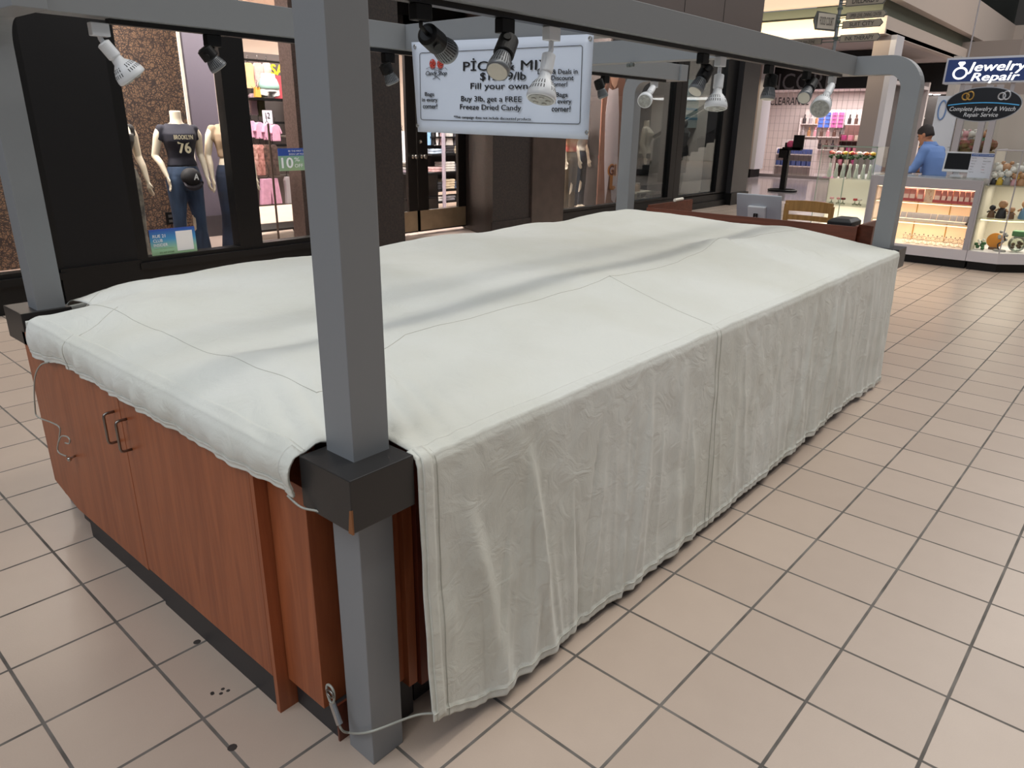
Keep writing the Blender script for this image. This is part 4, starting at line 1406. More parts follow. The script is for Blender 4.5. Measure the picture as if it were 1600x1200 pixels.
for px, py, hw, hh, c_, lb, shp in ((394, 146, 6, 34, 'b39aa0', 'mauve top hanging below the high rail', 'coat'), (406, 146, 6, 36, '5a5a3a', 'olive trousers hanging beside the mauve top', 'coat')):
    garment(px, py, hw, hh, gy - .1, fab(lb, c_, var=.2), lb, 'clothes on the low rail', shp, 'blouse')
garment(401, 136, 5.5, 16, 9.0, M('lit_yellow_bag', 'd8a24a', .6), 'small yellow tote bag hanging in the store aisle', None, 'bag', 'tote_bag')  # bag has one even yellow base colour
# half mannequin with teal shorts on a black shelf, price card, folded clothes
p = at(421, 146, 1, 9.0)
hm = thing('hip_form', 'white half mannequin wearing pale teal shorts on a black store shelf', 'mannequin', p)
b_ = MB(); b_.rings([[p + Vector((rx * cos(2 * pi * k / 20), ry * sin(2 * pi * k / 20), z)) for k in range(20)] for z, rx, ry in ((.02, .14, .1), (.12, .15, .1), (.22, .11, .08), (.27, .105, .075))])
limb(b_, [(p + Vector((-.075, 0, .06)), .08), (p + Vector((-.10, 0, -.04)), .065)]); limb(b_, [(p + Vector((.075, 0, .06)), .08), (p + Vector((.10, 0, -.04)), .065)])
b_.build('body', M('form_white', 'e6e6e2', .5), hm, remesh=.012)
b_ = MB(); b_.rings([[p + Vector((rx * cos(2 * pi * k / 20), ry * sin(2 * pi * k / 20), z)) for k in range(20)] for z, rx, ry in ((.06, .162, .116), (.12, .160, .112), (.20, .128, .092))]); b_.build('shorts', M('teal_shorts', '9fc7ba', .8), hm, smooth=True)
ss = thing('display_shelf', 'black display shelving with folded clothes behind the narrow window', 'shelf', (p.x, 9.1, 0))
for z in (p.z - .10, p.z - .42, p.z - .74, p.z - 1.02):
    b_ = MB(); b_.box((p.x - .35, 8.85, z), (p.x + .9, 9.2, z + .03)); b_.build('shelf_board', blk, ss)
for x in (p.x - .35, p.x + .88):
    b_ = MB(); b_.box((x, 9.15, 0), (x + .03, 9.2, p.z + .35)); b_.build('upright', blk, ss)
q = at(443, 112, 1, 9.15)
wl = thing('wall_sign', 'yellow lettered sign with a red tag on the store rear shelf', 'sign', q)
text('SALE', q + Vector((0, 0, .02)), '-Y', M('yellow_sign', 'd9b21f', .5, emit=.6), wl, height=.14, width=.42, bold=.04, depth=.0)
b_ = MB(); b_.box(q + Vector((-.2, -.02, -.42)), q + Vector((.02, 0, -.06))); b_.build('red_tag', M('red_tag', 'b8444e', .6), wl)
pc = at(418, 183, 1, 8.6)
pcard = thing('price_card', 'small white price card on a stand above the pink shirts', 'sign', pc)
b_ = MB(); b_.box(pc + Vector((-.075, -.004, -.09)), pc + Vector((.075, .004, .09))); b_.build('card', M('card_lilac', 'd3cbd8', .6), pcard)
text('12', pc + Vector((0, -.006, .02)), '-Y', ink, pcard, height=.08, width=.07, bold=.02)
b_ = MB(); b_.cyl(pc + Vector((0, 0, -.09)), pc + Vector((0, 0, -.30)), .006); b_.build('stand', blk, pcard)
# round rack with pink clothes
ry_ = 8.3
rp = at(416, 205, 1, ry_)
rr_ = thing('garment_rack', 'grey rolling garment rack with pink clothes inside the narrow window', 'garment rack', (rp.x, ry_, 0))
top = at(416, 213, 1, ry_).z; mid = at(416, 232, 1, ry_).z; low = at(416, 275, 1, ry_).z
b_ = MB()
gm = M('rack_grey', '6d6862', .35, .7)
for z in (top, low):
    b_.tube([(rp.x - .42, ry_, z), (rp.x + .48, ry_, z)], .014, 8)
for x in (rp.x - .42, rp.x + .48):
    b_.tube([(x, ry_, .16), (x, ry_, top)], .014, 8)
b_.build('rack_frame', gm, rr_)
b_ = MB(); b_.prism([(rp.x - .5, ry_ - .3, .13), (rp.x + .55, ry_ - .3, .13), (rp.x + .55, ry_ + .3, .13), (rp.x - .5, ry_ + .3, .13)], (0, 0, .03)); b_.build('base_tray', blk, rr_)
for x, y in ((-.45, -.25), (.5, -.25), (-.45, .25), (.5, .25)):
    b_ = MB(); b_.cyl((rp.x + x, ry_ + y - .015, .05), (rp.x + x, ry_ + y + .015, .05), .05, .05, 14); b_.cyl((rp.x + x, ry_ + y, .05), (rp.x + x, ry_ + y, .14), .012); b_.build('caster', blk, rr_)
pink = fab('pink', 'dba3bd', var=.15, vscale=20)
for px, lb in ((392, 'pink shirt first on the rolling rack'), (404, 'pink shirt second on the rolling rack'), (417, 'pink shirt third on the rolling rack'), (429, 'pink shirt at the right end of the rolling rack')):
    garment(px, 189 + (px - 392) * .15, 10, 26, ry_ - .05 - (px - 392) * .003, pink, lb, 'pink shirts on the rolling rack', 'shirt')
for px, c_, lb in ((397, 'd3a79b', 'salmon pink patterned skirt on the rolling rack'), (406, 'c98e86', 'coral patterned skirt in the middle of the rolling rack'), (416, '6e5147', 'brown camouflage top on the rolling rack'), (426, '5a4640', 'dark brown camouflage top at the rack end')):
    garment(px, 226, 6.5, 48, ry_ - .12 - (px - 397) * .002, fab(lb, c_, col2='8a5a50' if 'pat' in lb else '3a2c26', vscale=22), lb, 'patterned clothes on the rolling rack', 'coat', 'skirt')
garment(420, 279, 17, 40, ry_ - .16, pink, 'pink shorts clipped low on the rolling rack', None, 'shorts', 'shorts_pair')
garment(448, 276, 5, 42, ry_ - .02, fab('silver', 'a8a2a4'), 'silver grey trousers hanging beside the pink shorts', None, 'coat', 'trousers_pair')
# thin stand in front
tp = at(437, 388, 2, .012)
cs = thing('sign_stand', 'slim bronze floor stand behind the narrow window glass', 'stand', tp)
b_ = MB(); b_.tube([tp, (tp.x, tp.y, 1.55)], .014, 8); b_.build('pole', M('bronze', '5a4c44', .4, .6), cs)
b_ = MB(); b_.lathe([(0, .28), (.012, .28), (.02, .05)], tp, (0, 0, 1), 28); b_.build('foot', M('bronze', '5a4c44', .4, .6), cs)
# ------------------------------------------------------------------ folded-clothes shelving behind the doors
sy = 9.4
xa, xb = at(664, 250, 1, sy).x, at(738, 250, 1, sy).x
sh = thing('shelf_unit', 'dark shelving of folded clothes with pale posts behind the store doors', 'shelf', ((xa + xb) / 2, sy, 0))
post_m = M('acrylic_post', 'a49aa6', .3)
zs = [at(690, q, 1, sy).z for q in (313, 295, 268, 240, 213)]
for z in zs:
    b_ = MB(); b_.box((xa, sy - .2, z - .03), (xb, sy + .2, z)); b_.build('shelf_board', blk, sh)
for px in (693, 722):
    x = at(px, 250, 1, sy - .22).x
    b_ = MB(); b_.box((x - .025, sy - .25, .02), (x + .025, sy - .2, 2.2)); b_.build('post', post_m, sh)
b_ = MB(); b_.box((xa, sy + .2, .3), (xb, sy + .24, 2.4)); b_.build('back_board', M('shelf_back', '2c2625', .7), sh)
def folded_mesh():
    b_ = MB()
    b_.rings([[(x * s, y * s, z) for x, y in ((-.13, -.15), (.13, -.15), (.15, -.12), (.15, .13), (-.15, .13), (-.15, -.12))] for z, s in ((0, .94), (.008, 1.0), (.035, 1.0), (.045, .93))])
    return b_
base_f = {}
cols = [('white', 'd9d6d2'), ('ice blue', 'b3c3d6'), ('grey', '85838a'), ('charcoal', '36353a'), ('black', '1f1f22'), ('cream', 'cfc0a6'), ('dusty pink', 'c4a0a0'), ('denim', '4f5f7d')]
shelf_names = ['lowest', 'second', 'third', 'fourth']
kf_ = 0
for si, z in enumerate(zs[:4]):
    for col_i in range(4):
        x = xa + .2 + col_i * (xb - xa - .4) / 3
        nst = rnd.choice((2, 3, 4)) if si else 2
        cn_, cc_ = cols[(si * 3 + col_i * 2) % 8] if True else None
        for k in range(nst):
            loc = (x + rnd.uniform(-.015, .015), sy - .02, z + .002 + k * .047)
            place = ('bottom', 'second', 'third', 'fourth')[k] if nst > 2 else ('lower', 'upper')[k]
            lb = '%s folded garment, %s in pile %s on the %s shelf behind the doors' % (cn_, place, ('one', 'two', 'three', 'four')[col_i], shelf_names[si])
            if cn_ not in base_f:
                o = folded_mesh().build('folded_garment', fab('folded ' + cn_, cc_, var=.2, vscale=12), None, bevel=.008)
                tag(o, lb, 'clothing', 'folded clothes on the store shelves')
                base_f[cn_] = o
                o.location = loc
            else:
                o = base_f[cn_].copy(); COL.objects.link(o); o.location = loc; o['label'] = lb
            o.rotation_euler = (0, 0, rnd.uniform(-.1, .1))
for i, (px, c_, lb) in enumerate(((668, '7fa8d0', 'light blue shirt hanging at the left of the upper store shelf'), (675, '222226', 'black shirt hanging second on the upper store shelf'), (681, 'd9d5d6', 'white striped shirt hanging third on the upper store shelf'), (687, 'c9a7a9', 'pale pink shirt hanging fourth on the upper store shelf'), (701, 'd5d0cc', 'white blouse hanging past the pale shelf post'), (714, '44434a', 'charcoal shirt hanging beside the right pale post'))):
    garment(px, 205, 6, 22, sy - .12, fab(lb, c_, var=.15), lb, 'shirts on the upper store shelf', 'coat')
# items seen through the narrow left door pane
lt = thing('display_table', 'stacked display table of clothes seen through the left door pane', 'table', (at(640, 300, 1, 8.6).x, 8.6, 0))
xt = at(640, 300, 1, 8.6).x
for z in (.35, .75):
    b_ = MB(); b_.box((xt - .35, 8.3, z), (xt + .4, 8.9, z + .03)); b_.build('table_top', blk, lt)
for x in (xt - .33, xt + .37):
    b_ = MB(); b_.box((x, 8.3, 0), (x + .03, 8.9, .75)); b_.build('table_leg', blk, lt)
for k, (c_, cn_) in enumerate((('c7b7c4', 'lilac'), ('d8d4d0', 'white'), ('7b7468', 'khaki'), ('cfcac4', 'ivory'))):
    o = folded_mesh().build('folded_garment', fab('table ' + cn_, c_, var=.2), None, bevel=.008)
    tag(o, cn_ + ' folded garment in the pile on the table behind the left door', 'clothing', 'folded clothes on the table')
    o.location = (xt, 8.5, .784 + k * .047)
garment(628, 205, 6, 60, 8.9, fab('white_long', 'd8d6d8', var=.15), 'long white shirt hanging behind the left door pane', None, 'coat')
# ------------------------------------------------------------------ window with the paper poster
m4 = mannequin((9.62, 6.55, .16), radians(8), 'mannequin in a red and beige top with brown cargo trousers below the price sign', M('red_beige', 'b02f34', .8, col2='c9a882', vscale=4), M('brown_cargo', '6b5b48', .8, var=.3), crop=.93)
m5 = mannequin((10.17, 6.75, .16), radians(5), 'mannequin in a black and white top by the pink cap in the poster window', M('black_white_top', '1d1d20', .8, col2='d8d2c6', vscale=4.5), M('navy_trousers', '24262f', .8), crop=.96)
pp = thing('window_poster', 'tall paper poster of a person in a pale pink outfit beside the far rear post', 'poster', (10.36, 6.30, .2))
a, c = at(944, 105, 1, 6.32), at(968, 322, 1, 6.32)
b_ = MB(); b_.box((a.x, 6.32, .2), (c.x, 6.34, 2.55)); b_.build('poster_sheet', M('poster_rose', '8f5f4c', .6), pp)
b_ = MB(); b_.box((c.x, 6.30, .2), (c.x + .07, 6.36, 2.6)); b_.build('poster_frame', M('poster_edge', 'a89a8c', .5), pp)
def px_poly(b_, pts, y, d=-.004): b_.prism([at(x, yy, 1, y) for x, yy in pts], (0, d, 0))
b_ = MB(); px_poly(b_, [(951, 137), (957, 141), (966, 137), (967, 180), (965, 240), (964, 300), (960, 318), (955, 312), (953, 260), (948, 300), (945, 318), (944, 250), (946, 180)], 6.318); b_.build('printed_outfit', M('print_pink', 'e6d2d4', .6), pp)
b_ = MB(); px_poly(b_, [(955, 112), (963, 112), (966, 122), (964, 133), (960, 138), (956, 132), (954, 122)], 6.317); b_.build('printed_face', M('print_skin', 'cf9c84', .6), pp)
b_ = MB(); px_poly(b_, [(950, 108), (955, 108), (953, 124), (951, 140), (947, 138), (948, 118)], 6.316); b_.build('printed_hair', M('print_hair', '6b4436', .6), pp)
org = M('orange_print', 'd98a3d', .6)
maroon = M('maroon_print', '6d2a22', .6)
for tx, px_, py_, hh in (('GI', 956, 266, 15), ('L', 957, 285, 17)):
    a = at(px_, py_, 1, 6.31); hz = abs(at(px_, py_ - hh / 2, 1, 6.31).z - at(px_, py_ + hh / 2, 1, 6.31).z)
    text(tx, a + Vector((0, -.004, 0)), '-Y', org, pp, height=hz * 1.15, bold=.09)
    text(tx, a + Vector((0, -.010, 0)), '-Y', maroon if tx == 'GI' else org, pp, height=hz, bold=.02)
a = at(942, 245, 1, 6.45)
pcp = thing('baseball_cap', 'bright pink cap with a white mark hung in the poster window', 'cap', a)
pk = M('cap_pink', 'd02a55', .7)
b_ = MB(); b_.ball(a, .105, 9, (1, .7, 1)); b_.build('cap_crown', pk, pcp, smooth=True)
b_ = MB(); b_.ball(a + Vector((0, -.06, -.11)), .09, 8, (1.05, .5, .4)); b_.build('cap_brim', pk, pcp, smooth=True)
text('A', a + Vector((.02, -.082, .0)), '-Y', M('white_thread', 'dcdcdc', .7), pcp, height=.05, shear=.2)
# ------------------------------------------------------------------ the two reflective windows further along
b_ = MB(); b_.box((10.5, 8.2, 1.25), (15.0, 8.3, 3.5)); struct('wall_grey_back', b_, M('grey_back', '5d5c62', .6))
b_ = MB(); b_.box((10.5, 8.16, 0), (15.0, 8.3, 1.25)); struct('trim_wainscot', b_, M('dark_wainscot', '33282a', .6))
b_ = MB(); b_.box((10.46, 6.4, 0), (10.52, 8.3, 3.5)); struct('wall_window_divider', b_, M('divider', '3a3231', .6))
st = thing('side_table', 'small white topped table with a jar in the grey window', 'table', (11.45, 6.25, .16))
b_ = MB(); b_.box((11.12, 6.08, .40), (11.75, 6.40, .43)); b_.build('table_top', M('table_cream', 'd6cbb8', .5), st)
for x, y in ((11.16, 6.12), (11.71, 6.12), (11.16, 6.36), (11.71, 6.36)):
    b_ = MB(); b_.cyl((x, y, .16), (x, y, .40), .012); b_.build('leg', M('table_cream', 'd6cbb8', .5), st)
jr = thing('glass_jar', 'small jar standing on the white window table', 'jar', (11.35, 6.22, .43))
b_ = MB(); b_.lathe([(0, .05), (.01, .055), (.10, .055), (.12, .045), (.14, .045)], (11.35, 6.22, .43), (0, 0, 1), 16); b_.build('jar_body', M('jar_tan', 'b49a82', .3), jr, smooth=True)
b_ = MB(); b_.lathe([(.14, .05), (.16, .05)], (11.35, 6.22, .43), (0, 0, 1), 16); b_.build('jar_lid', M('jar_lid', 'd0c4b8', .4), jr)
m6 = mannequin((12.42, 6.75, .16), radians(20), 'mannequin in a cream sweatshirt partly hidden by the black window mullion', M('cream_sweat', 'c9bca8', .85), M('dark_shorts', '2a2a2c', .8), crop=.9, long_sleeve=True)
m7 = mannequin((13.75, 6.65, .16), radians(10), 'mannequin in a charcoal hooded sweatshirt and dark shorts in the last window', M('charcoal_hood', '45433f', .85), M('black_shorts', '26262a', .8), crop=.88, long_sleeve=True, hooded=True, short=.5)
b_ = MB(); b_.box((13.70, 6.505, 1.40), (13.78, 6.51, 1.50)); b_.build('paper_tag', M('tag_white', 'd8d8d0', .7), m7)
for (p0, p1, cA, cB, lb) in (((1074, 124), (1094, 200), 'cfe0dc', '5aa6c4', 'pale green and blue poster behind the hooded mannequin'), ((1098, 168), (1124, 198), '2b2620', '6a5a2e', 'dark poster with gold print high in the last window'), ((1098, 205), (1122, 232), '3a3f52', '2d2f3b', 'dark blue striped notice in the last window')):
    yp_ = 7.0 if 'hooded' in lb else (7.05 if 'gold' in lb else 7.12)
    a, c = at(*p0, 1, yp_), at(*p1, 1, yp_)
    pst = thing('window_poster', lb, 'poster', ((a.x + c.x) / 2, yp_, c.z), 'posters in the last window')
    b_ = MB(); b_.box((a.x, yp_, c.z), (c.x, yp_ + .02, a.z)); b_.build('poster_sheet', M('poster_' + cA, cA, .6), pst)
    for hx in (a.x + .03, c.x - .03):
        b_ = MB(); b_.cyl((hx, yp_ + .01, a.z), (hx, yp_ + .01, 3.56), .004, .004, 6); b_.build('hanging_wire', blk, pst)
    b_ = MB()
    for k in range(4):
        zz = a.z - (a.z - c.z) * (.2 + .2 * k); b_.box((a.x + .1 * (c.x - a.x), yp_ - .004, zz - .03), (a.x + (.5 + .1 * k) * (c.x - a.x), yp_, zz + .02))
    b_.build('printed_lines', M('poster_ink' + cB, cB, .6), pst)

# ================================================================== JEWELRY KIOSK
XJ = 9.4
jw = M('kiosk_white', 'cfcace', 0.4)
jgrey = M('kiosk_grey', 'a9a5a9', 0.4)
peach = M('case_lining', 'ecd0b8', 0.7)
case_glass = glass('case_glass', 'fdfefd', .02)
shelf_glass = glass('shelf_glass', 'fafcfa', .04)
led = M('warm_led', 'ffe0b8', .5, emit=2.5)
led_w = M('cool_led', 'fff4dc', .5, emit=4.0)
dc = thing('display_case', 'white jewelry display case with warm lit shelves in front of the man', 'display case', (XJ + .28, .95, 0))
YA, YBB = .36, 1.56
b_ = MB(); b_.box((XJ + .05, YA, 0), (XJ + .55, YBB, .10)); b_.build('base', blk, dc)
b_ = MB(); b_.box((XJ, YA, .10), (XJ + .56, YBB, .225)); b_.build('plinth', jw, dc)
b_ = MB(); b_.box((XJ, YA, .225), (XJ + .06, YA + .055, 1.04)); b_.box((XJ, YBB - .055, .225), (XJ + .06, YBB, 1.04)); b_.box((XJ + .001, YA + .055, .925), (XJ + .059, YBB - .055, 1.039)); b_.build('front_frame', jgrey, dc)
b_ = MB(); b_.box((XJ + .06, YA, .225), (XJ + .56, YA + .02, 1.04)); b_.box((XJ + .06, YBB - .02, .225), (XJ + .56, YBB, 1.04)); b_.build('side_panel', jw, dc)
b_ = MB(); b_.box((XJ + .53, YA, .225), (XJ + .56, YBB, 1.02)); b_.build('back_lining', peach, dc)
b_ = MB(); b_.box((XJ + .03, YA, 1.04), (XJ + .58, YBB, 1.055)); b_.build('counter_top', shelf_glass, dc)
b_ = MB(); b_.box((XJ + .002, YA + .021, 1.0285), (XJ + .60, YBB - .021, 1.0395)); b_.build('top_panel', jw, dc)
for z in (.735, .49):
    b_ = MB(); b_.box((XJ + .06, YA + .03, z), (XJ + .50, YBB - .03, z + .008)); b_.build('glass_shelf', shelf_glass, dc)
b_ = MB(); b_.box((XJ + .03, YA + .055, .225), (XJ + .034, YBB - .055, .925)); b_.build('glass_front', case_glass, dc)
for z in (.91, .725, .48):
    b_ = MB(); b_.box((XJ + .07, YA + .06, z), (XJ + .09, YBB - .06, z + .006)); b_.build('led_strip', led, dc)
for y in (.72, 1.1):
    b_ = MB(); b_.box((XJ + .522, y, .23), (XJ + .53, y + .012, .92)); b_.build('shelf_standard', M('brass_strip', 'b98f4e', .4, .6), dc)
for i, z in enumerate((.90, .70, .46)):
    l = area('case_lamp', (XJ + .24, .96, z - .004), (XJ + .34, .96, z - 1), 1.0, .06, 2.7, (1, .76, .50))
pinkm = M('pink_velvet', 'c98a8c', .7)
pinkw = M('pale_pink_pad', 'e6cfcb', .7)
def ring_stand(w):
    pts = [(-.06, 0), (.06, 0), (.06, .012), (-.01, .035), (.03, .15), (.045, .15), (.06, .0)]
    t = thing('ring_stand', '', 'jewelry stand', (0, 0, 0))
    b_ = MB(); b_.prism([(-.05, -w, 0), (-.05, -w, .035), (.05, -w, .035), (.05, -w, 0)], (0, 2 * w, 0)); b_.build('stand_base', M('rose_base', 'b5545a', .6), t)
    b_ = MB(); b_.prism([(-.05, -w * .9, .035), (.015, -w * .7, .155), (.03, -w * .7, .155), (.05, -w * .9, .035)], (0, 1.6 * w, 0)); b_.build('slanted_back', pinkm, t)
    b_ = MB(); b_.prism([(-.055, -w * .75, .036), (-.025, -w * .6, .085), (-.02, -w * .6, .085), (-.045, -w * .75, .036)], (0, 1.3 * w, 0)); b_.build('front_pad', pinkw, t)
    return t
words = ('first', 'second', 'third', 'fourth', 'fifth', 'sixth', 'seventh', 'eighth', 'ninth', 'tenth', 'eleventh', 'twelfth', 'thirteenth', 'fourteenth')
st_w, st_n = ring_stand(.042), ring_stand(.031)
used = set()
for i, px in enumerate((1417, 1426.5, 1439, 1466, 1476, 1485, 1494.5, 1504, 1513, 1522.5)):
    y = at(px, 305, 0, XJ + .2).y
    src = st_w if i < 4 else st_n
    lb = 'pink slanted ring stand, %s from the left on the upper case shelf' % words[i]
    if src not in used:
        used.add(src); o = src; o.location = (XJ + .2, y, .744); o['label'] = lb; o['group'] = 'pink ring stands'
    else:
        dup(src, (XJ + .2, y, .744), None, lb, 'pink ring stands')
y = at(1452, 305, 0, XJ + .2).y
cdp = thing('jewelry_card', 'white earring card between the pink ring stands', 'card', (XJ + .2, y, .743))
b_ = MB(); b_.box((XJ + .2, y - .05, .744), (XJ + .21, y + .05, .90)); b_.build('card', M('card_cream', 'ead8c6', .7), cdp)
b_ = MB()
for k in range(7): b_.ball((XJ + .197, y + rnd.uniform(-.035, .035), .76 + .018 * k), .006, 5)
b_.build('pinned_earrings', M('gold_pink', 'd9a08a', .3, .6), cdp)
def grey_box():
    t = thing('jewelry_box', '', 'jewelry box', (0, 0, 0))
    b_ = MB(); b_.box((-.04, -.036, 0), (.04, .036, .03)); b_.build('box_base', M('box_white', 'e6dcd4', .6), t, bevel=.003)
    b_ = MB(); b_.prism([(.03, -.034, .03), (.055, -.034, .10), (.065, -.034, .098), (.04, -.034, .03)], (0, .068, 0)); b_.build('box_lid', M('box_grey', '7d7c86', .6), t)
    return t
gb = grey_box()
for i, xz in enumerate((-12, 70, 150, 225, 300, 375, 455, 540, 620, 705, 790, 875, 925)):
    px = 1400 + xz / 8
    if i == 0: continue
    y = at(px, 343, 0, XJ + .2).y
    lb = 'open grey lidded jewelry box, %s from the left on the lower case shelf' % words[i - 1]
    if i == 1:
        gb.location = (XJ + .2, y, .499); gb['label'] = lb; gb['group'] = 'open jewelry boxes'
    else:
        dup(gb, (XJ + .2, y, .499), None, lb, 'open jewelry boxes')
silver_m = M('tiny_silver', 'cfc8c0', .25, .9)
def earring_tree():
    t = thing('earring_stand', '', 'jewelry stand', (0, 0, 0))
    b_ = MB(); b_.box((-.02, -.022, 0), (.02, .022, .008)); b_.cyl((0, 0, 0), (0, 0, .11), .003, .003, 6); b_.cyl((0, -.026, .10), (0, .026, .10), .003, .003, 6); b_.cyl((0, -.022, .06), (0, .022, .06), .003, .003, 6); b_.build('wire_stand', M('ivory_stand', 'e2d6c4', .5), t)
    b_ = MB()
    for a in (-.024, -.010, .010, .024):
        b_.ball((-.006, a, .09), .0065, 5); b_.ball((-.006, a * .85, .047), .007, 5)
    b_.build('earrings', silver_m, t)
    b_ = MB(); b_.ball((-.008, 0, .112), .008, 5); b_.ball((-.008, .018, .072), .006, 5); b_.build('dark_gem', M('dark_gem', '4a3a34', .3), t)
    return t
et = earring_tree()
for i in range(14):
    y = at(1412 + i * 7.2, 380, 0, XJ + (.16 if i % 2 else .24)).y
    loc = (XJ + (.16 if i % 2 else .24), y, .226)
    lb = 'little earring stand, %s from the left on the case floor' % words[i]
    if i == 0: et.location = loc; et['label'] = lb; et['group'] = 'earring stands on the case floor'
    else: dup(et, loc, rnd.uniform(-.2, .2), lb, 'earring stands on the case floor')

# --- left glass tower with glass flowers
TX, TY0, TY1 = 9.5, 1.60, 2.30
tw = thing('glass_showcase', 'tall glass showcase of glass flowers left of the lit jewelry case', 'display case', (TX + .25, 1.95, 0))
b_ = MB(); b_.box((TX + .03, TY0, 0), (TX + .5, TY1, .10)); b_.build('base', blk, tw)
b_ = MB(); b_.box((TX, TY0, .10), (TX + .52, TY1, .33)); b_.build('plinth', M('cream_panel', 'e4dccb', .5), tw)
b_ = MB(); b_.box((TX + .50, TY0, .33), (TX + .52, TY1, .96)); b_.build('back_lining', M('cream_lining', 'd9d3c4', .6), tw)
for z in (.62, .965):
    b_ = MB(); b_.box((TX + .02, TY0 + .01, z), (TX + .49, TY1 - .01, z + .010)); b_.build('glass_shelf', shelf_glass, tw)
b_ = MB(); b_.box((TX, TY0, .33), (TX + .006, TY1, 1.38)); b_.box((TX, TY0, .33), (TX + .5, TY0 + .006, 1.38)); b_.box((TX, TY1 - .006, .33), (TX + .5, TY1, 1.38)); b_.build('glass_panes', case_glass, tw)
b_ = MB(); b_.box((TX, TY0, 1.372), (TX + .5, TY1, 1.382)); b_.build('glass_top', shelf_glass, tw)
b_ = MB()
for y in (TY0, 1.95, TY1 - .01): b_.box((TX - .004, y, .33), (TX, y + .010, 1.38))
b_.box((TX - .004, TY0, 1.37), (TX, TY1, 1.385)); b_.build('edge_strip', M('edge_green', '93a596', .3), tw)
b_ = MB(); b_.box((TX + .44, TY0 + .04, .345), (TX + .47, TY1 - .04, .355)); b_.build('led_strip', led_w, tw)
b_ = MB(); b_.box((9.44, 1.56, .0), (9.60, 1.605, 1.04)); b_.build('corner_post', jgrey, tw)
area('showcase_lamp', (TX + .25, 1.95, 1.36), (TX + .251, 1.95, 0), .6, .3, 4, (1, .94, .84))
area('showcase_lamp', (TX + .25, 1.95, .60), (TX + .251, 1.95, 0), .6, .3, 2.4, (1, .92, .80))
vase_g = glass('vase_glass', 'e6ece4', .09)
fcols = [('red', 'c0392f'), ('yellow', 'd9ad2a'), ('orange', 'd9743a'), ('pink', 'd99aa4'), ('white', 'd8d4c4'), ('coral', 'd06a58')]
leaf = M('leaf_green', '35502f', .5)
protof = {}
for i in range(14):
    cn_, cc_ = fcols[(i * 5 + i // 6) % 6]
    y = TY1 - .07 - (TY1 - TY0 - .14) * i / 13
    x = TX + (.12 if i % 2 else .22)
    zj = rnd.uniform(-.02, .02)
    lb = '%s glass flower in a slim vase, %s from the left in the showcase' % (cn_, words[i])
    if cn_ not in protof:
        t = thing('glass_flower', lb, 'flower', (0, 0, 0), 'glass flowers in the showcase')
        b_ = MB(); b_.lathe([(0, .022), (.008, .024), (.06, .020), (.12, .010), (.18, .012)], (0, 0, 0), (0, 0, 1), 12); b_.build('vase', M('vase_pale', 'c6cbbd', .15), t, world=False, smooth=True)
        b_ = MB(); b_.cyl((0, 0, .17), (0, 0, .30), .0025, .0025, 6); b_.build('flower_stem', leaf, t, world=False)
        b_ = MB()
        for k in range(6):
            a = 2 * pi * k / 6; b_.ball((.016 * cos(a), .016 * sin(a), .315), .017, 5, (1, 1, 1.2))
        b_.ball((0, 0, .325), .016, 5)
        b_.build('bloom', M('bloom_' + cn_, cc_, .3), t, world=False, smooth=True)
        b_ = MB()
        for k in range(4):
            a = 2 * pi * k / 4 + .4; b_.ball((.022 * cos(a), .022 * sin(a), .255 + .012 * k), .018, 5, (1, .6, 1))
        b_.build('leaves', leaf, t, world=False)
        protof[cn_] = t; t.location = (x, y, .976)
    else:
        dup(protof[cn_], (x, y, .976), rnd.uniform(0, 3), lb)
for i, (px, cn_, cc_) in enumerate(((1300, 'pink', 'd6a0a0'), (1311, 'pink', 'cf8f8c'), (1318, 'dark red', '7a2a26'), (1337, 'red', 'b02a2c'), (1344, 'pale', 'd9cfc4'))):
    y = at(px, 308, 0, TX + .2).y
    t = thing('rose_ornament', '%s glass rose ornament, %s on the lower showcase shelf' % (cn_, words[i]), 'ornament', (TX + .2, y, .631), 'rose ornaments in the showcase')
    b_ = MB(); b_.lathe([(0, .03), (.01, .03), (.02, .008), (.05, .006)], t.location, (0, 0, 1), 12); b_.build('glass_foot', vase_g, t)
    b_ = MB()
    for k in range(5):
        a = 2 * pi * k / 5; b_.ball(t.location + Vector((.014 * cos(a), .014 * sin(a), .07)), .018, 5)
    b_.build('rose_bloom', M('rose_' + cc_, cc_, .3), t, smooth=True)

# --- right corner showcase with figurines
rt = thing('glass_showcase', 'corner glass showcase of figurines at the right edge of the photo', 'display case', (9.8, -.1, 0))
poly = [(XJ, .355), (XJ, .03), (9.72, -.36), (10.3, -.36), (10.3, .355)]
def pr_(b_, z0, z1, inset=0.0, pl=poly):
    cx, cy = 9.85, 0.0
    b_.prism([(cx + (x - cx) * (1 - inset), cy + (y - cy) * (1 - inset), z0) for x, y in pl], (0, 0, z1 - z0))
b_ = MB(); pr_(b_, 0, .10, .06); b_.build('base', blk, rt)
b_ = MB(); pr_(b_, .10, .225); b_.build('plinth', jw, rt)
for z in (.60, .985):
    b_ = MB(); pr_(b_, z, z + .010, .02); b_.build('glass_shelf', shelf_glass, rt)
b_ = MB()
for (a, c) in zip(poly[:3], poly[1:4]):
    d = Vector((c[0] - a[0], c[1] - a[1], 0)).normalized(); n_ = Vector((-d.y, d.x, 0)) * .005
    b_.prism([(a[0], a[1], .225), (c[0], c[1], .225), (c[0] + n_.x, c[1] + n_.y, .225), (a[0] + n_.x, a[1] + n_.y, .225)], (0, 0, .79))
b_.build('glass_panes', case_glass, rt)
poly2 = [(XJ + .02, .30), (XJ + .02, .04), (9.72, -.34), (10.2, -.34), (10.2, .30)]
b_ = MB()
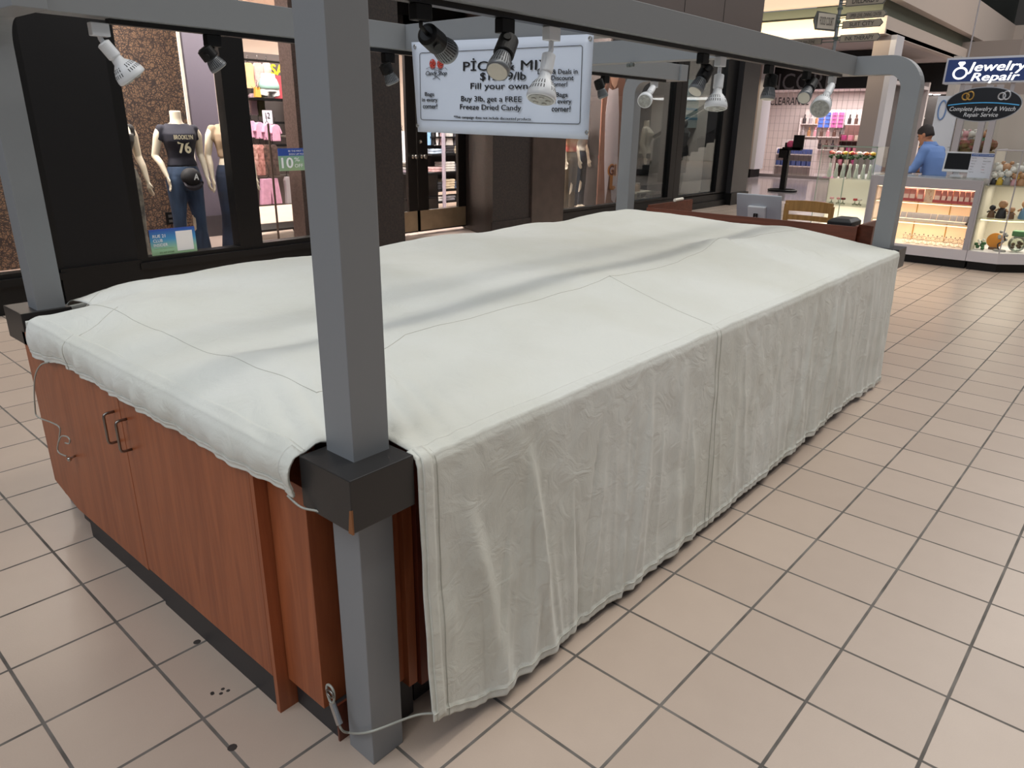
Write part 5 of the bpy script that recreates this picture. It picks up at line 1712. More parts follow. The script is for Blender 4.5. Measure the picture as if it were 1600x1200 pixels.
for (a, c) in zip(poly2[:3] + [poly2[4]], poly2[1:4] + [poly2[0]]):
    d = Vector((c[0] - a[0], c[1] - a[1], 0)).normalized(); n_ = Vector((-d.y, d.x, 0)) * .005
    b_.prism([(a[0], a[1], 1.0), (c[0], c[1], 1.0), (c[0] + n_.x, c[1] + n_.y, 1.0), (a[0] + n_.x, a[1] + n_.y, 1.0)], (0, 0, .385))
b_.build('upper_glass', case_glass, rt)
b_ = MB()
for a, c in zip(poly2[:3] + [poly2[4]], poly2[1:4] + [poly2[0]]):
    b_.tube([(a[0], a[1], 1.385), (c[0], c[1], 1.385)], .008, 6); b_.tube([(a[0], a[1], .985), (a[0], a[1], 1.385)], .006, 6)
b_.tube([(XJ, .03, .225), (XJ, .03, 1.0)], .007, 6); b_.tube([(XJ + .005, .355, .225), (XJ + .005, .355, 1.03)], .014, 6)
b_.build('metal_edge', jgrey, rt)
b_ = MB(); b_.box((10.24, -.34, .225), (10.27, .34, .99)); b_.build('back_lining', M('sage_lining', 'cdc5b4', .6), rt)
b_ = MB(); b_.box((10.24, .33, .225), (9.46, .345, .985)); b_.build('side_lining', M('sage_lining', 'cdc5b4', .6), rt)
b_ = MB(); b_.tube([(XJ + .05, .30, .595), (XJ + .05, .05, .595), (9.72, -.30, .595)], .006, 6); b_.build('led_strip', M('yellow_led', 'ffe9a0', .5, emit=4.0), rt)
area('showcase_lamp', (9.85, 0, .96), (9.851, 0, 0), .5, .4, 2.2, (1, .93, .80))
area('showcase_lamp', (9.8, 0, .585), (9.801, 0, 0), .5, .4, 2.8, (1, .90, .72))
figm = {k: M('fig_' + k, v, .5) for k, v in dict(white='d8d5ce', black='26242a', tan='b98d6a', yellow='c9a63a', pink='d3a0a6', blue='5d84a4', grey='8b8a88', green='3f6a44', orange='c9832e', brown='6a4d38').items()}
def figurine(x, y, z, h, bm_, hm_, lb, grp, ears=True):
    t = thing('figurine', lb, 'figurine', (x, y, z), grp)
    b_ = MB(); b_.lathe([(0, h * .22), (h * .05, h * .24), (h * .3, h * .2), (h * .52, h * .10)], (x, y, z), (0, 0, 1), 12); b_.build('body', figm[bm_], t, smooth=True)
    b_ = MB(); b_.ball((x, y, z + h * .68), h * .20, 7)
    if ears:
        b_.ball((x, y - h * .15, z + h * .88), h * .085, 5); b_.ball((x, y + h * .15, z + h * .88), h * .085, 5)
    b_.build('head', figm[hm_], t, smooth=True)
    b_ = MB(); b_.tube([(x - .0, y - h * .16, z + h * .45), (x - h * .12, y - h * .26, z + h * .34)], h * .045, 6); b_.tube([(x, y + h * .16, z + h * .45), (x - h * .12, y + h * .26, z + h * .36)], h * .045, 6)
    b_.build('arms', figm[hm_], t, smooth=True)
    return t
combos = [('black', 'white', 'black and white'), ('white', 'white', 'all white'), ('pink', 'tan', 'pink dressed'), ('yellow', 'white', 'yellow bodied'), ('blue', 'tan', 'blue dressed'), ('tan', 'tan', 'tan'), ('grey', 'white', 'grey and white')]
row_y = [.27, .21, .14, .07, .00, -.07, -.14]
for i in range(14):
    r0 = i // 7
    y = row_y[i % 7] - .02 * r0
    x = XJ + .14 + .13 * r0 + max(0, .0 - y) * .8
    c = combos[(i * 3 + r0) % 7]
    figurine(x, y, .996, .15 + .09 * r0 + .02 * (i % 3), c[0], c[1], '%s figurine, %s from the left in the %s row of the upper showcase' % (c[2], words[i % 7], ('front', 'rear')[r0]), 'figurines in the upper showcase')
for i, (y, h, c0, c1, nm) in enumerate(((.23, .17, 'brown', 'black', 'brown and black'), (.13, .24, 'black', 'tan', 'tall black gowned'), (.03, .16, 'brown', 'tan', 'small brown'), (-.09, .26, 'blue', 'tan', 'blue gowned'))):
    figurine(XJ + .22 + max(0, .03 - y) * .8, y, .611, h, c0, c1, '%s figurine on the middle shelf of the corner showcase' % nm, 'figurines on the middle shelf', ears=False)
o = thing('flower_ornament', 'small green leaf ornament at the left of the showcase floor', 'ornament', (XJ + .2, .27, .226))
b_ = MB()
for k in range(9): b_.ball(o.location + Vector((rnd.uniform(-.04, .04), rnd.uniform(-.05, .05), .02 + .008 * k)), .022, 5)
b_.build('leaves', figm['green'], o); b_ = MB()
for k in range(5): b_.ball(o.location + Vector((rnd.uniform(-.03, .03), rnd.uniform(-.04, .04), .07 + .012 * k)), .016, 5)
b_.build('petals', figm['white'], o)
o = thing('round_plaque', 'orange round glass plaque on the showcase floor', 'ornament', (XJ + .32, .14, .226))
b_ = MB(); b_.lathe([(-.006, .09), (.006, .09)], o.location + Vector((0, 0, .11)), (1, 0, 0), 28); b_.build('glass_disc', figm['orange'], o); b_ = MB(); b_.box(o.location + Vector((-.03, -.05, 0)), o.location + Vector((.03, .05, .03))); b_.build('foot', figm['brown'], o)
o = thing('tree_ornament', 'dark wire tree ornament beside the orange plaque', 'ornament', (XJ + .22, .06, .226))
b_ = MB(); b_.tube(spline([o.location, o.location + Vector((0, .03, .08)), o.location + Vector((0, -.03, .13)), o.location + Vector((0, .0, .20))], 6), .008, 6); b_.build('branch', figm['black'], o)
b_ = MB()
for k in range(7): b_.ball(o.location + Vector((rnd.uniform(-.03, .03), rnd.uniform(-.06, .06), .12 + .018 * k)), .02, 5)
b_.build('foliage', figm['grey'], o); b_ = MB(); b_.lathe([(0, .07), (.02, .06)], o.location, (0, 0, 1), 14); b_.build('foot', figm['grey'], o)
o = thing('snow_globe', 'clear globe with green lid on the floor of the corner showcase', 'ornament', (XJ + .32, -.09, .226))
b_ = MB(); b_.ball(o.location + Vector((0, 0, .095)), .095, 12); b_.build('globe', glass('globe_glass', 'e4ebe6', .09), o, smooth=True)
b_ = MB(); b_.box(o.location + Vector((-.06, -.07, .185)), o.location + Vector((.06, .07, .25))); b_.build('lid', figm['green'], o, bevel=.01)
b_ = MB()
for k in range(6): b_.ball(o.location + Vector((rnd.uniform(-.04, .04), rnd.uniform(-.04, .04), .05 + .012 * k)), .022, 5)
b_.build('flowers_inside', figm['brown'], o)

# --- things on the jewelry counter
mn = thing('cash_monitor', 'white framed monitor with dark screen on the jewelry counter', 'monitor', (9.75, .78, 1.055))
a, c = at(1477, 245, 0, 9.72), at(1517, 263, 0, 9.72)
tl_ = Matrix.Rotation(radians(12), 3, 'Y')
b_ = MB(); b_.box((9.70, c.y, 1.11), (9.73, a.y, 1.11 + .24), tl_); b_.build('bezel', white_p, mn, bevel=.005)
b_ = MB(); b_.box((9.695, c.y + .02, 1.14), (9.70, a.y - .02, 1.33), tl_, (9.715, (a.y + c.y) / 2, 1.23)); b_.build('screen', M('screen_black', '101116', .55, spec=.2), mn)
b_ = MB(); b_.box((9.72, (a.y + c.y) / 2 - .06, 1.056), (9.86, (a.y + c.y) / 2 + .06, 1.075)); b_.box((9.74, (a.y + c.y) / 2 - .03, 1.06), (9.77, (a.y + c.y) / 2 + .03, 1.2)); b_.build('stand', white_p, mn)
ps = thing('price_list', 'white price list in a clear holder at the counter corner', 'sign', (9.60, .47, 1.055))
a, c = at(1519, 237, 0, 9.60), at(1549, 272, 0, 9.60)
tl2 = Matrix.Rotation(radians(8), 3, 'Y')
b_ = MB(); b_.box((9.60, c.y, 1.058), (9.606, a.y, 1.345)); b_.build('printed_sheet', M('sheet_white', 'd5d8e2', .5), ps)
b_ = MB(); b_.box((9.597, c.y + .005, 1.305), (9.60, a.y - .005, 1.335)); b_.build('blue_heading', M('heading_blue', '3b5b9c', .5), ps)
text('JEWELRY & WATCH REPAIR', (9.595, (a.y + c.y) / 2, 1.32), '-X', wh_ink, ps, width=(a.y - c.y) * .85, height=.014)
wds = ['Ring sizing', 'Chain repair', 'Soldering', 'Polish', 'Clasp', 'Engraving']
for k in range(6):
    text(wds[k], (9.598, a.y - .012, 1.285 - .032 * k), '-X', ink, ps, height=.011, align='LEFT')
    text(('Battery', 'Watch band', 'Crystal', 'Stem', 'Links', 'Cleaning')[k], (9.598, (a.y + c.y) / 2 - .01, 1.285 - .032 * k), '-X', ink if k != 4 else red_ink, ps, height=.011, align='LEFT')
b_ = MB(); b_.box((9.594, c.y - .005, 1.056), (9.612, a.y + .005, 1.062)); b_.build('holder_foot', shelf_glass, ps)

# --- lit sign boxes above
js = thing('light_box_sign', 'dark blue lit sign box with a white ring symbol above the jewelry kiosk', 'sign', (9.5, .4, 2.24))
a, c = at(1480, 91, 0, XJ), at(1476, 131, 0, XJ)
ya, yb, zt_, zb_ = a.y, -.28, 2.385, 2.105
b_ = MB(); b_.box((XJ, yb, zb_), (XJ + .18, ya, zt_)); b_.build('sign_case', M('sign_frame', 'c9c9cf', .3, .6), js, bevel=.004)
b_ = MB(); b_.box((XJ - .003, yb + .02, zb_ + .022), (XJ + .002, ya - .022, zt_ - .022)); b_.build('blue_face', M('sign_blue', '1a2f62', .35, emit=.25), js)
lit = M('lit_letters', 'ffffff', .4, emit=0.9)
def jtext(body, p0, p1, hz, **k):
    A_, B_ = at(*p0, 0, XJ - .004), at(*p1, 0, XJ - .004)
    return text(body, ((XJ - .004), (A_.y + B_.y) / 2, (A_.z + B_.z) / 2), '-X', lit, js, width=A_.y - B_.y, height=hz, **k)
jtext('Jewelry', (1512, 104), (1604, 107), .125, bold=.022, shear=.2)
jtext('Repair', (1518, 120), (1592, 123), .11, bold=.022, shear=.2)
rc = at(1500, 114.5, 0, XJ - .006)
b_ = MB(); b_.tube([rc + Vector((0, -.066 * cos(2 * pi * k / 28), .058 * sin(2 * pi * k / 28))) for k in range(28)], .011, 8, closed=True); b_.build('ring_symbol', lit, js, smooth=True)
b_ = MB(); b_.prism([rc + Vector((0, y, z)) for y, z in ((.0, .06), (.038, .105), (.028, .122), (-.028, .122), (-.038, .105))], (-.006, 0, 0)); b_.build('gem_symbol', lit, js)
for y in (.80, .0):
    b_ = MB(); b_.cyl((XJ + .1, y, zt_), (XJ + .1, y, 7.0), .008); b_.build('hanging_rod', jgrey, js)
ov = thing('oval_sign', 'black oval sign with silver lettering hanging under the lit sign box', 'sign', (9.42, .53, 1.88))
oc = Vector((XJ + .02, (at(1477, 163, 0, XJ).y + at(1597, 163, 0, XJ).y) / 2, at(1537, 163, 0, XJ).z))
ry2 = (at(1477, 163, 0, XJ).y - at(1597, 163, 0, XJ).y) / 2; rz2 = (at(1537, 136, 0, XJ).z - at(1537, 191, 0, XJ).z) / 2
def ell(b_, x, sc, d): b_.prism([(x, oc.y + ry2 * sc * cos(2 * pi * k / 48), oc.z + rz2 * (1 - (1 - sc) * ry2 / rz2) * sin(2 * pi * k / 48)) for k in range(48)], (d, 0, 0))
b_ = MB(); ell(b_, oc.x, 1.0, .03); b_.build('silver_rim', M('rim_silver', 'b5b7bd', .3, .7), ov)
b_ = MB(); ell(b_, oc.x - .003, .975, .003); b_.build('black_face', M('sign_black', '14161d', .3), ov)
b_ = MB(); b_.tube([(oc.x - .005, oc.y + ry2 * .93 * (1 - 2 * k / 20), oc.z - .0 + .028 * (1 - (1 - 2 * k / 20) ** 2) - .01) for k in range(21)], .006, 6); b_.build('blue_stripe', M('stripe_blue', '3d8ec0', .4, emit=.3), ov)
sil = M('silver_letters', 'd4d8de', .4)
text('Complete Jewelry & Watch', (oc.x - .005, oc.y, oc.z - .055), '-X', sil, ov, width=ry2 * 1.72, height=.062, shear=.2, bold=.012)
text('Repair Service', (oc.x - .005, oc.y - .0, oc.z - .118), '-X', sil, ov, width=ry2 * .9, height=.06, shear=.2, bold=.012)
gold = M('gold_print', 'b08d4c', .35, .5)
for dy, mm in ((.19, gold), (-.17, M('silver_print', 'b9bcc2', .35, .5))):
    for k in (0, 1):
        b_ = MB(); cc2 = Vector((oc.x - .006, oc.y + dy - .045 * k, oc.z + .085 + .01 * k))
        b_.tube([cc2 + Vector((0, -.034 * cos(2 * pi * q / 18), (.036 + .008 * k) * sin(2 * pi * q / 18))) for q in range(18)], .009, 6, closed=True)
        b_.build('printed_ring', mm, ov, smooth=True)
b_ = MB()
for y in (oc.y + .25, oc.y - .25): b_.box((oc.x + .005, y - .02, oc.z + rz2 * .6), (oc.x + .025, y + .02, zb_ + .005))
b_.build('hanger_tab', jgrey, ov)

# ------------------------------------------------------------------ the man behind the counter
skinp = M('skin', 'b9805f', .55)
shirt_b = M('blue_shirt', '6f8fc9', .8, bump=.25, bscale=22)
hair_m = M('dark_hair', '2b2423', .7, bump=.4, bscale=120)
trous = M('dark_trousers', '22242c', .8)
mp_ = thing('person', 'person in a blue shirt with short dark hair bending over the jewelry counter', 'person', (10.42, 1.10, 0))
# local frame: faces -Y; turned so that he looks to +Y / +X
def ringz(z, rx, ry, cy, cx=0, n=28): return [(cx + rx * cos(2 * pi * k / n), cy + ry * sin(2 * pi * k / n), z) for k in range(n)]
tors = [(.86, .17, .125, .02), (.95, .172, .125, .02), (1.05, .175, .125, .01), (1.15, .185, .13, -.01), (1.25, .20, .13, -.04), (1.33, .205, .12, -.075), (1.385, .175, .10, -.10), (1.42, .10, .075, -.125)]
armR = [((-.19, -.08, 1.335), .062), ((-.235, -.10, 1.20), .055), ((-.25, -.12, 1.10), .047), ((-.20, -.30, 1.075), .040), ((-.15, -.40, 1.07), .030)]
armL = [((.19, -.08, 1.335), .062), ((.235, -.10, 1.20), .055), ((.25, -.14, 1.10), .047), ((.17, -.33, 1.075), .040), ((.10, -.42, 1.07), .030)]
b_ = MB()
b_.rings([ringz(z, rx * .93, ry * .93, cy) for z, rx, ry, cy in tors])
b_.rings([ringz(z, r_, r_ * 1.05, cy) for z, r_, cy in ((1.36, .075, -.10), (1.42, .060, -.135), (1.47, .056, -.165))])
hc = Vector((0, -.205, 1.535))
hd = Matrix.Rotation(radians(24), 3, 'X')
R_ = []
for z, rx, ry, cy in ((-.125, .030, .035, -.055), (-.105, .052, .055, -.04), (-.06, .066, .080, -.015), (0, .073, .094, .0), (.05, .074, .096, .006), (.09, .062, .080, .008), (.115, .030, .040, .008)):
    R_.append([hc + hd @ Vector((rx * cos(2 * pi * k / 24), cy + ry * sin(2 * pi * k / 24), z)) for k in range(24)])
b_.rings(R_)
b_.rings([[hc + hd @ Vector((x, y, z)) for x, y, z in q] for q in (((-.006, -.09, .012), (.006, -.09, .012), (0, -.10, .012)), ((-.016, -.088, -.032), (.016, -.088, -.032), (0, -.122, -.028)), ((-.010, -.085, -.042), (.010, -.085, -.042), (0, -.10, -.044)))])
for s in (-1, 1):
    b_.ball(hc + hd @ Vector((s * .076, .012, -.012)), .028, 7, (.45, .7, 1.1))
for A_ in (armR, armL):
    limb(b_, [(p, r * .8) for p, r in A_])
    w0 = Vector(A_[-1][0]); dd = (w0 - Vector(A_[-2][0]))
    hand(b_, w0, dd + Vector((0, -.05, -.03)), 1 if A_ is armR else -1)
for s in (-1, 1):
    limb(b_, [((s * .09, .02, .88), .095), ((s * .10, .0, .48), .06), ((s * .10, .03, .09), .042)])
    b_.box((s * .10 - .04, -.16, .0), (s * .10 + .04, .08, .07))
b_.build('body', skinp, mp_, world=False, remesh=.008)
b_ = MB()
b_.rings([ringz(z, rx * 1.04, ry * 1.05, cy) for z, rx, ry, cy in tors])
for A_ in (armR, armL):
    limb(b_, [(A_[0][0], .068), (A_[1][0], .062), (A_[2][0], .054), (A_[3][0], .044)])
b_.build('shirt', shirt_b, mp_, world=False, remesh=.009)
b_ = MB(); b_.rings([ringz(1.405, .085, .085, -.11), ringz(1.45, .068, .072, -.135)], cap=False); b_.build('collar', shirt_b, mp_, world=False, solid=.012)
b_ = MB(); b_.rings([ringz(z, rx, ry, .02) for z, rx, ry in ((.78, .165, .13), (.86, .18, .135), (.93, .18, .132))])
for s in (-1, 1): limb(b_, [((s * .09, .02, .86), .105), ((s * .10, .0, .48), .075), ((s * .10, .03, .06), .062)])
b_.build('trousers', trous, mp_, world=False, remesh=.011)
b_ = MB()
for s in (-1, 1):
    b_.rings([[(s * .10 + w_ * cos(a), y, .004 + h_ * (.5 + .5 * sin(a))) for a in [2 * pi * k / 10 for k in range(10)]] for y, w_, h_ in ((.10, .03, .07), (.03, .045, .10), (-.10, .05, .07), (-.19, .035, .04))])
b_.build('shoes', blk, mp_, world=False, smooth=True)
b_ = MB()
R_ = []
for z, rx, ry, cy in ((-.040, .066, .066, .036), (-.015, .074, .082, .024), (.02, .079, .094, .012), (.06, .080, .102, .006), (.098, .067, .086, .008), (.124, .034, .044, .010)):
    R_.append([hc + hd @ Vector((rx * cos(2 * pi * k / 24), cy + ry * sin(2 * pi * k / 24), z)) for k in range(24)])
b_.rings(R_)
b_.build('hair', hair_m, mp_, world=False, smooth=True)
for s in (-1, 1):
    b_ = MB(); b_.ball(hc + hd @ Vector((s * .030, -.084, .012)), .011, 6); b_.build('eye', M('eye_dark', '241a16', .3), mp_, world=False)
b_ = MB(); b_.tube([hc + hd @ Vector((x, -.083 + abs(x) * .3, -.066)) for x in (-.024, -.01, .01, .024)], .004, 5); b_.build('mouth', M('lips', '8a4f44', .5), mp_, world=False)
mp_.rotation_euler = (0, 0, radians(163))
wbn = thing('work_bench', 'pale work bench behind the lit case where the man in blue leans', 'bench', (10.5, 1.75, 0))
b_ = MB(); b_.box((10.02, 1.42, .96), (10.95, 1.95, 1.0)); b_.build('bench_top', jw, wbn)
b_ = MB(); b_.box((10.05, 1.48, 0), (10.9, 1.93, .96)); b_.build('bench_body', jw, wbn)
ppr = thing('work_tray', 'cream work tray under the hands of the man at the counter', 'tray', (10.45, 1.58, 1.0))
b_ = MB(); b_.box((10.25, 1.46, 1.0), (10.7, 1.72, 1.02)); b_.build('tray', M('tray_cream', 'd9b98a', .5), ppr, bevel=.006)

# ================================================================== FAR MALL
beige = M('mall_beige', 'bfb1a6', .7)
beige_l = M('mall_column', 'a79a93', .6)
pol = M('polished_floor', 'b7adb0', .12, var=.10, vscale=1.5)
b_ = MB(); b_.box((16.4, 2.0, 0), (40, 15.5, .004)); struct('floor_concourse', b_, pol)
# --- store with the black fascia
XE = 25.0
b_ = MB(); b_.box((XE, 5.85, 2.85), (XE + .4, 10.4, 3.94)); struct('wall_fascia', b_, M('fascia_black', '08080a', .5))
es = thing('store_sign', 'thin grey capital letters of the store name on the far black fascia', 'sign', (XE, 8.6, 3.1))
a, c = at(1186, 126, 0, XE - .03), at(1303, 129, 0, XE - .03)
hE = abs(at(1240, 114, 0, XE).z - at(1240, 140, 0, XE).z)
text('ENCORE', (XE - .03, (a.y + c.y) / 2, (a.z + c.z) / 2), '-X', M('sign_grey', '77777a', .5), es, width=a.y - c.y, height=hE, depth=.0)
pkw = M('store_pink_white', 'd6cac6', .6)
b_ = MB(); b_.box((29.2, 5.6, 0), (29.4, 12.4, 3.2)); struct('wall_cosmetics_back', b_, pkw)
b_ = MB(); b_.box((XE, 12.2, 0), (29.2, 12.4, 2.95)); struct('wall_cosmetics_side', b_, pkw)
b_ = MB(); b_.box((XE + .1, 5.75, 0), (29.4, 5.9, 3.2)); struct('wall_cosmetics_right', b_, M('dark_partition', '3a2b2d', .6))
b_ = MB(); b_.box((XE + .1, 5.6, 2.95), (29.2, 12.2, 3.05)); struct('ceiling_cosmetics', b_, M('ceil_white', 'e6dcda', .8))
area('store_lamp', (26.8, 8.0, 2.9), (26.8, 8.001, 0), 3, 3, 230, (1, .90, .88))
a, c = at(1203, 160, 0, 29.1), at(1264, 156, 0, 29.1)
cs_ = thing('wall_sign', 'dark capital letters reading CLEARANCE on the pale far store wall', 'sign', (29.15, 8.6, 2.6))
text('CLEARANCE', (29.15, (a.y + c.y) / 2, (a.z + c.z) / 2), '-X', ink, cs_, width=a.y - c.y, height=abs(at(1230, 151, 0, 29.1).z - at(1230, 163, 0, 29.1).z), bold=.01, depth=.03)
gr = thing('security_grille', 'thin grey roll-down security grille closing the cosmetics store', 'grille', (XE + .05, 8, 0))
b_ = MB()
gmw = M('grille_wire', '8f8888', .4, .5)
for k in range(26):
    y = 5.95 + k * .165; b_.box((XE + .05, y, 0), (XE + .056, y + .007, 2.84))
for k in range(12):
    z = .09 + k * .24; b_.box((XE + .05, 5.9, z), (XE + .056, 10.2, z + .006))
b_.build('wire_mesh', gmw, gr)
b_ = MB(); b_.box((XE + .02, 5.9, 0), (XE + .09, 10.2, .10)); b_.build('bottom_bar', gmw, gr)
# shelving with cosmetics
def shelf_far(x, y0, y1, zs_, label, m=pkw):
    t = thing('display_shelf', label, 'shelf', (x, (y0 + y1) / 2, 0))
    for z in zs_:
        b_ = MB(); b_.box((x - .2, y0, z - .03), (x + .2, y1, z)); b_.build('shelf_board', m, t)
    b_ = MB(); b_.box((x + .2, y0, 0), (x + .23, y1, zs_[-1] + .5)); b_.build('back_board', m, t)
    for ys in (y0 - .03, y1):
        b_ = MB(); b_.box((x - .2, ys, 0), (x + .23, ys + .03, zs_[-1] + .2)); b_.build('side_board', m, t)
    return t
shelf_far(28.6, 6.4, 9.6, (.9, 1.35, 1.8), 'pale wall shelving full of small bottles in the cosmetics store')
shelf_far(26.6, 8.3, 9.6, (.35, .75), 'low shelving with blue boxes at the left of the cosmetics store')
shelf_far(26.8, 6.15, 7.5, (.45, .85, 1.25), 'brown shelving with pink goods at the right of the cosmetics store', M('shelf_brown', '7a5a55', .6))
def bottle(m, lb, loc, h, w, grp, nm='bottle'):
    o = None
    b_ = MB(); b_.lathe([(0, w), (h * .6, w), (h * .72, w * .5), (h * .74, w * .42), (h, w * .42)], (0, 0, 0), (0, 0, 1), 8)
    o = b_.build(nm, m, None); tag(o, lb, 'bottle', grp); o.location = loc
    return o
prot = {}
def put(kind, colname, hexc, loc, lb, grp, build, cat):
    k = (kind, colname)
    if k in prot:
        o = prot[k].copy(); COL.objects.link(o)
    else:
        o = build(M(kind + '_' + colname, hexc, .45)); prot[k] = o
    o.location = loc
    tag(o, lb, cat, grp)
    return o
def mk_bottle(m):
    b_ = MB(); b_.lathe([(0, .065), (.18, .065), (.22, .03), (.235, .028), (.33, .028)], (0, 0, 0), (0, 0, 1), 8); return b_.build('bottle', m, None)
def mk_box(m):
    b_ = MB(); b_.box((-.07, -.075, 0), (.07, .075, .17)); return b_.build('carton', m, None, bevel=.005)
bcols = [('amber', '9a6f4a'), ('black', '2e2528'), ('rose', 'c98c96'), ('grey', '8f8688'), ('brown', '5a4038')]
for si, z in enumerate((.9, 1.35, 1.8)):
    for k in range(14):
        cn_, cc_ = bcols[(k * 2 + si * 3 + k // 4) % 5]
        put('bottle', cn_, cc_, (28.5, 9.5 - k * .235, z + .002), 'one of the small %s bottles on the %s shelf of the cosmetics wall' % (cn_, ('lower', 'middle', 'upper')[si]), '%s bottles on the %s cosmetics shelf' % (cn_, ('lower', 'middle', 'upper')[si]), mk_bottle, 'bottle')
for si, z in enumerate((.35, .75)):
    for k in range(7):
        put('carton', 'blue', '4a5a94', (26.52, 9.5 - k * .185, z + .002), 'one of the blue cartons on the %s of the two low shelves' % ('lower', 'upper')[si], 'blue cartons on the %s low shelf' % ('lower', 'upper')[si], mk_box, 'box')
for si, z in enumerate((.45, .85, 1.25)):
    for k in range(6):
        cn_, cc_ = (('pink', 'd9889c'), ('cream', 'd9c4b4'), ('magenta', 'b8447e'))[(k + si) % 3]
        put('carton', cn_, cc_, (26.72, 7.4 - k * .225, z + .002), 'one of the %s cartons on the %s brown shelf of the cosmetics store' % (cn_, ('lower', 'middle', 'upper')[si]), '%s cartons on the %s brown shelf' % (cn_, ('lower', 'middle', 'upper')[si]), mk_box, 'box')
hb = thing('pegboard', 'blue and magenta hanging goods panel in the middle of the cosmetics store', 'display panel', at(1300, 190, 0, 27.4))
a, c = at(1280, 175, 0, 27.4), at(1317, 200, 0, 27.4)
b_ = MB(); b_.box((27.43, c.y, 0), (27.46, c.y + .05, a.z)); b_.build('panel_leg', gmw, hb)
b_ = MB(); b_.box((27.43, a.y - .05, 0), (27.46, a.y, a.z)); b_.build('panel_leg', gmw, hb)
b_ = MB(); b_.box((27.4, c.y, c.z), (27.43, a.y, a.z)); b_.build('panel', M('panel_violet', 'cdb0bf', .6), hb)
for i in range(4):
    for j in range(4):
        b_ = MB(); y = a.y - (a.y - c.y) * (j + .15) / 4; z = a.z - (a.z - c.z) * (i + .1) / 4
        b_.box((27.36, y - (a.y - c.y) * .18, z - (a.z - c.z) * .2), (27.4, y, z)); b_.build('goods_pack', M('pack_blue', '4a6ac0', .5) if j < 2 else M('pack_pink', 'c0609a', .5), hb)
# --- columns
def column(px_l, px_r, py, x, z1, name, side=None, depth=.7):
    a, c = at(px_l, py, 0, x), at(px_r, py, 0, x)
    b_ = MB(); b_.box((x, c.y, .0), (x + depth, a.y, z1)); o = struct(name, b_, beige_l)
    b_ = MB(); b_.box((x - .03, c.y - .03, 0), (x + depth + .03, a.y + .03, .28)); struct('baseboard_' + name, b_, blk)
    if side:
        b_ = MB(); b_.box((x - .005, c.y - .14, .28), (x + depth, c.y, z1)); struct('trim_' + name, b_, M('white_side', 'd2d0d4', .5))
    return a, c
column(1357, 1383, 115, 21.3, 3.94, 'column_right', side=True)
column(1172, 1186, 150, 24.0, 3.94, 'column_left', side=True)
# --- gallery slab edges
b_ = MB(); b_.box((21.0, 5.0, 3.96), (44, 15.5, 4.06)); struct('ceiling_gallery', b_, M('soffit', 'b3a8a2', .8))
b_ = MB(); b_.box((20.9, 5.0, 3.94), (44, 5.25, 4.36)); b_.box((20.9, 5.25, 3.94), (21.15, 15.5, 4.10)); struct('trim_gallery_beam', b_, beige)
b_ = MB(); b_.box((21.1, 5.2, 4.36), (44, 5.4, 4.8)); b_.box((21.1, 5.4, 4.42), (21.2, 15.5, 4.70)); struct('trim_gallery_recess', b_, M('sage_grey', '5c6154', .6))
b_ = MB(); b_.box((20.7, 4.9, 4.78), (38.9, 5.15, 5.9)); b_.box((20.7, 5.15, 4.70), (20.95, 15.5, 5.9)); b_.box((38.9, -6, 4.78), (39.2, 5.15, 5.9)); struct('wall_gallery_fascia', b_, beige)
b_ = MB(); b_.box((20.95, 5.25, 4.10), (21.1, 15.5, 4.42)); struct('trim_gallery_cove', b_, M('cove_cream', 'd9c6a6', .7))
area('cove_light', (20.3, 9.5, 4.12), (21.1, 9.5, 4.25), 9, .05, 110, (1, .84, .60))
area('cove_light', (20.25, 9.5, 5.6), (20.8, 9.5, 4.9), 9, .05, 80, (1, .86, .64))
gl_ = thing('gallery_railing', 'glass balustrade with dark rail along the upper gallery', 'railing', (30, 5.0, 5.9))
b_ = MB(); b_.box((20.8, 4.98, 5.9), (38.9, 5.0, 6.9)); b_.build('glass_panel', glass('rail_glass', 'bfc9c6', .05), gl_)
b_ = MB(); b_.box((20.8, 4.96, 6.9), (38.9, 5.03, 6.96)); b_.build('handrail', jgrey, gl_)
b_ = MB(); b_.box((21.0, 8.5, 5.9), (44, 8.7, 9.0)); struct('wall_gallery_back', b_, M('gallery_grey', '6e716e', .7))
b_ = MB(); b_.box((39.2, -14, 5.9), (39.4, 8.7, 10)); struct('wall_gallery_end', b_, M('gallery_dark', '4d4a48', .7))
# --- shoe store between the column and the jewelry kiosk
b_ = MB(); b_.box((35.0, -12, 0), (35.2, 9.5, 3.2)); struct('wall_shoes_back', b_, M('shoe_wall', 'e2ddd2', .7))
b_ = MB(); b_.box((31.1, -12, 2.95), (35.2, 9.5, 3.05)); struct('ceiling_shoes', b_, M('ceil_white', 'e6dcda', .8))
b_ = MB(); b_.box((31.0, 5.3, 2.98), (31.4, 9.5, 3.94)); struct('wall_shoes_fascia', b_, M('fascia_black', '08080a', .5))
b_ = MB(); b_.box((31.0, -12, 3.0), (31.4, 5.2, 4.6)); struct('wall_shoes_header', b_, M('mid_beige', '9c9189', .7))
area('store_lamp', (32.8, 5.2, 2.9), (32.8, 5.201, 0), 3, 5, 330, (1, .95, .88))
area('store_lamp', (32.8, -3.0, 2.9), (32.8, -2.999, 0), 3, 8, 260, (1, .95, .90))
for i, (px, py) in enumerate(((1385, 133), (1400, 132), (1454, 131), (1466, 136), (1440, 138))):
    p = at(px, py, 0, 31.7 + .35 * i)
    p.z = 2.95
    t = thing('downlight', 'round white downlight, %s from the left in the shoe store ceiling' % words[i], 'ceiling light', p, 'downlights of the shoe store')
    b_ = MB(); b_.lathe([(0, .12), (-.02, .12)], p, (0, 0, 1), 16); b_.build('lamp_disc', M('lamp_diffuser', 'ffffff', .5, emit=6.0), t)
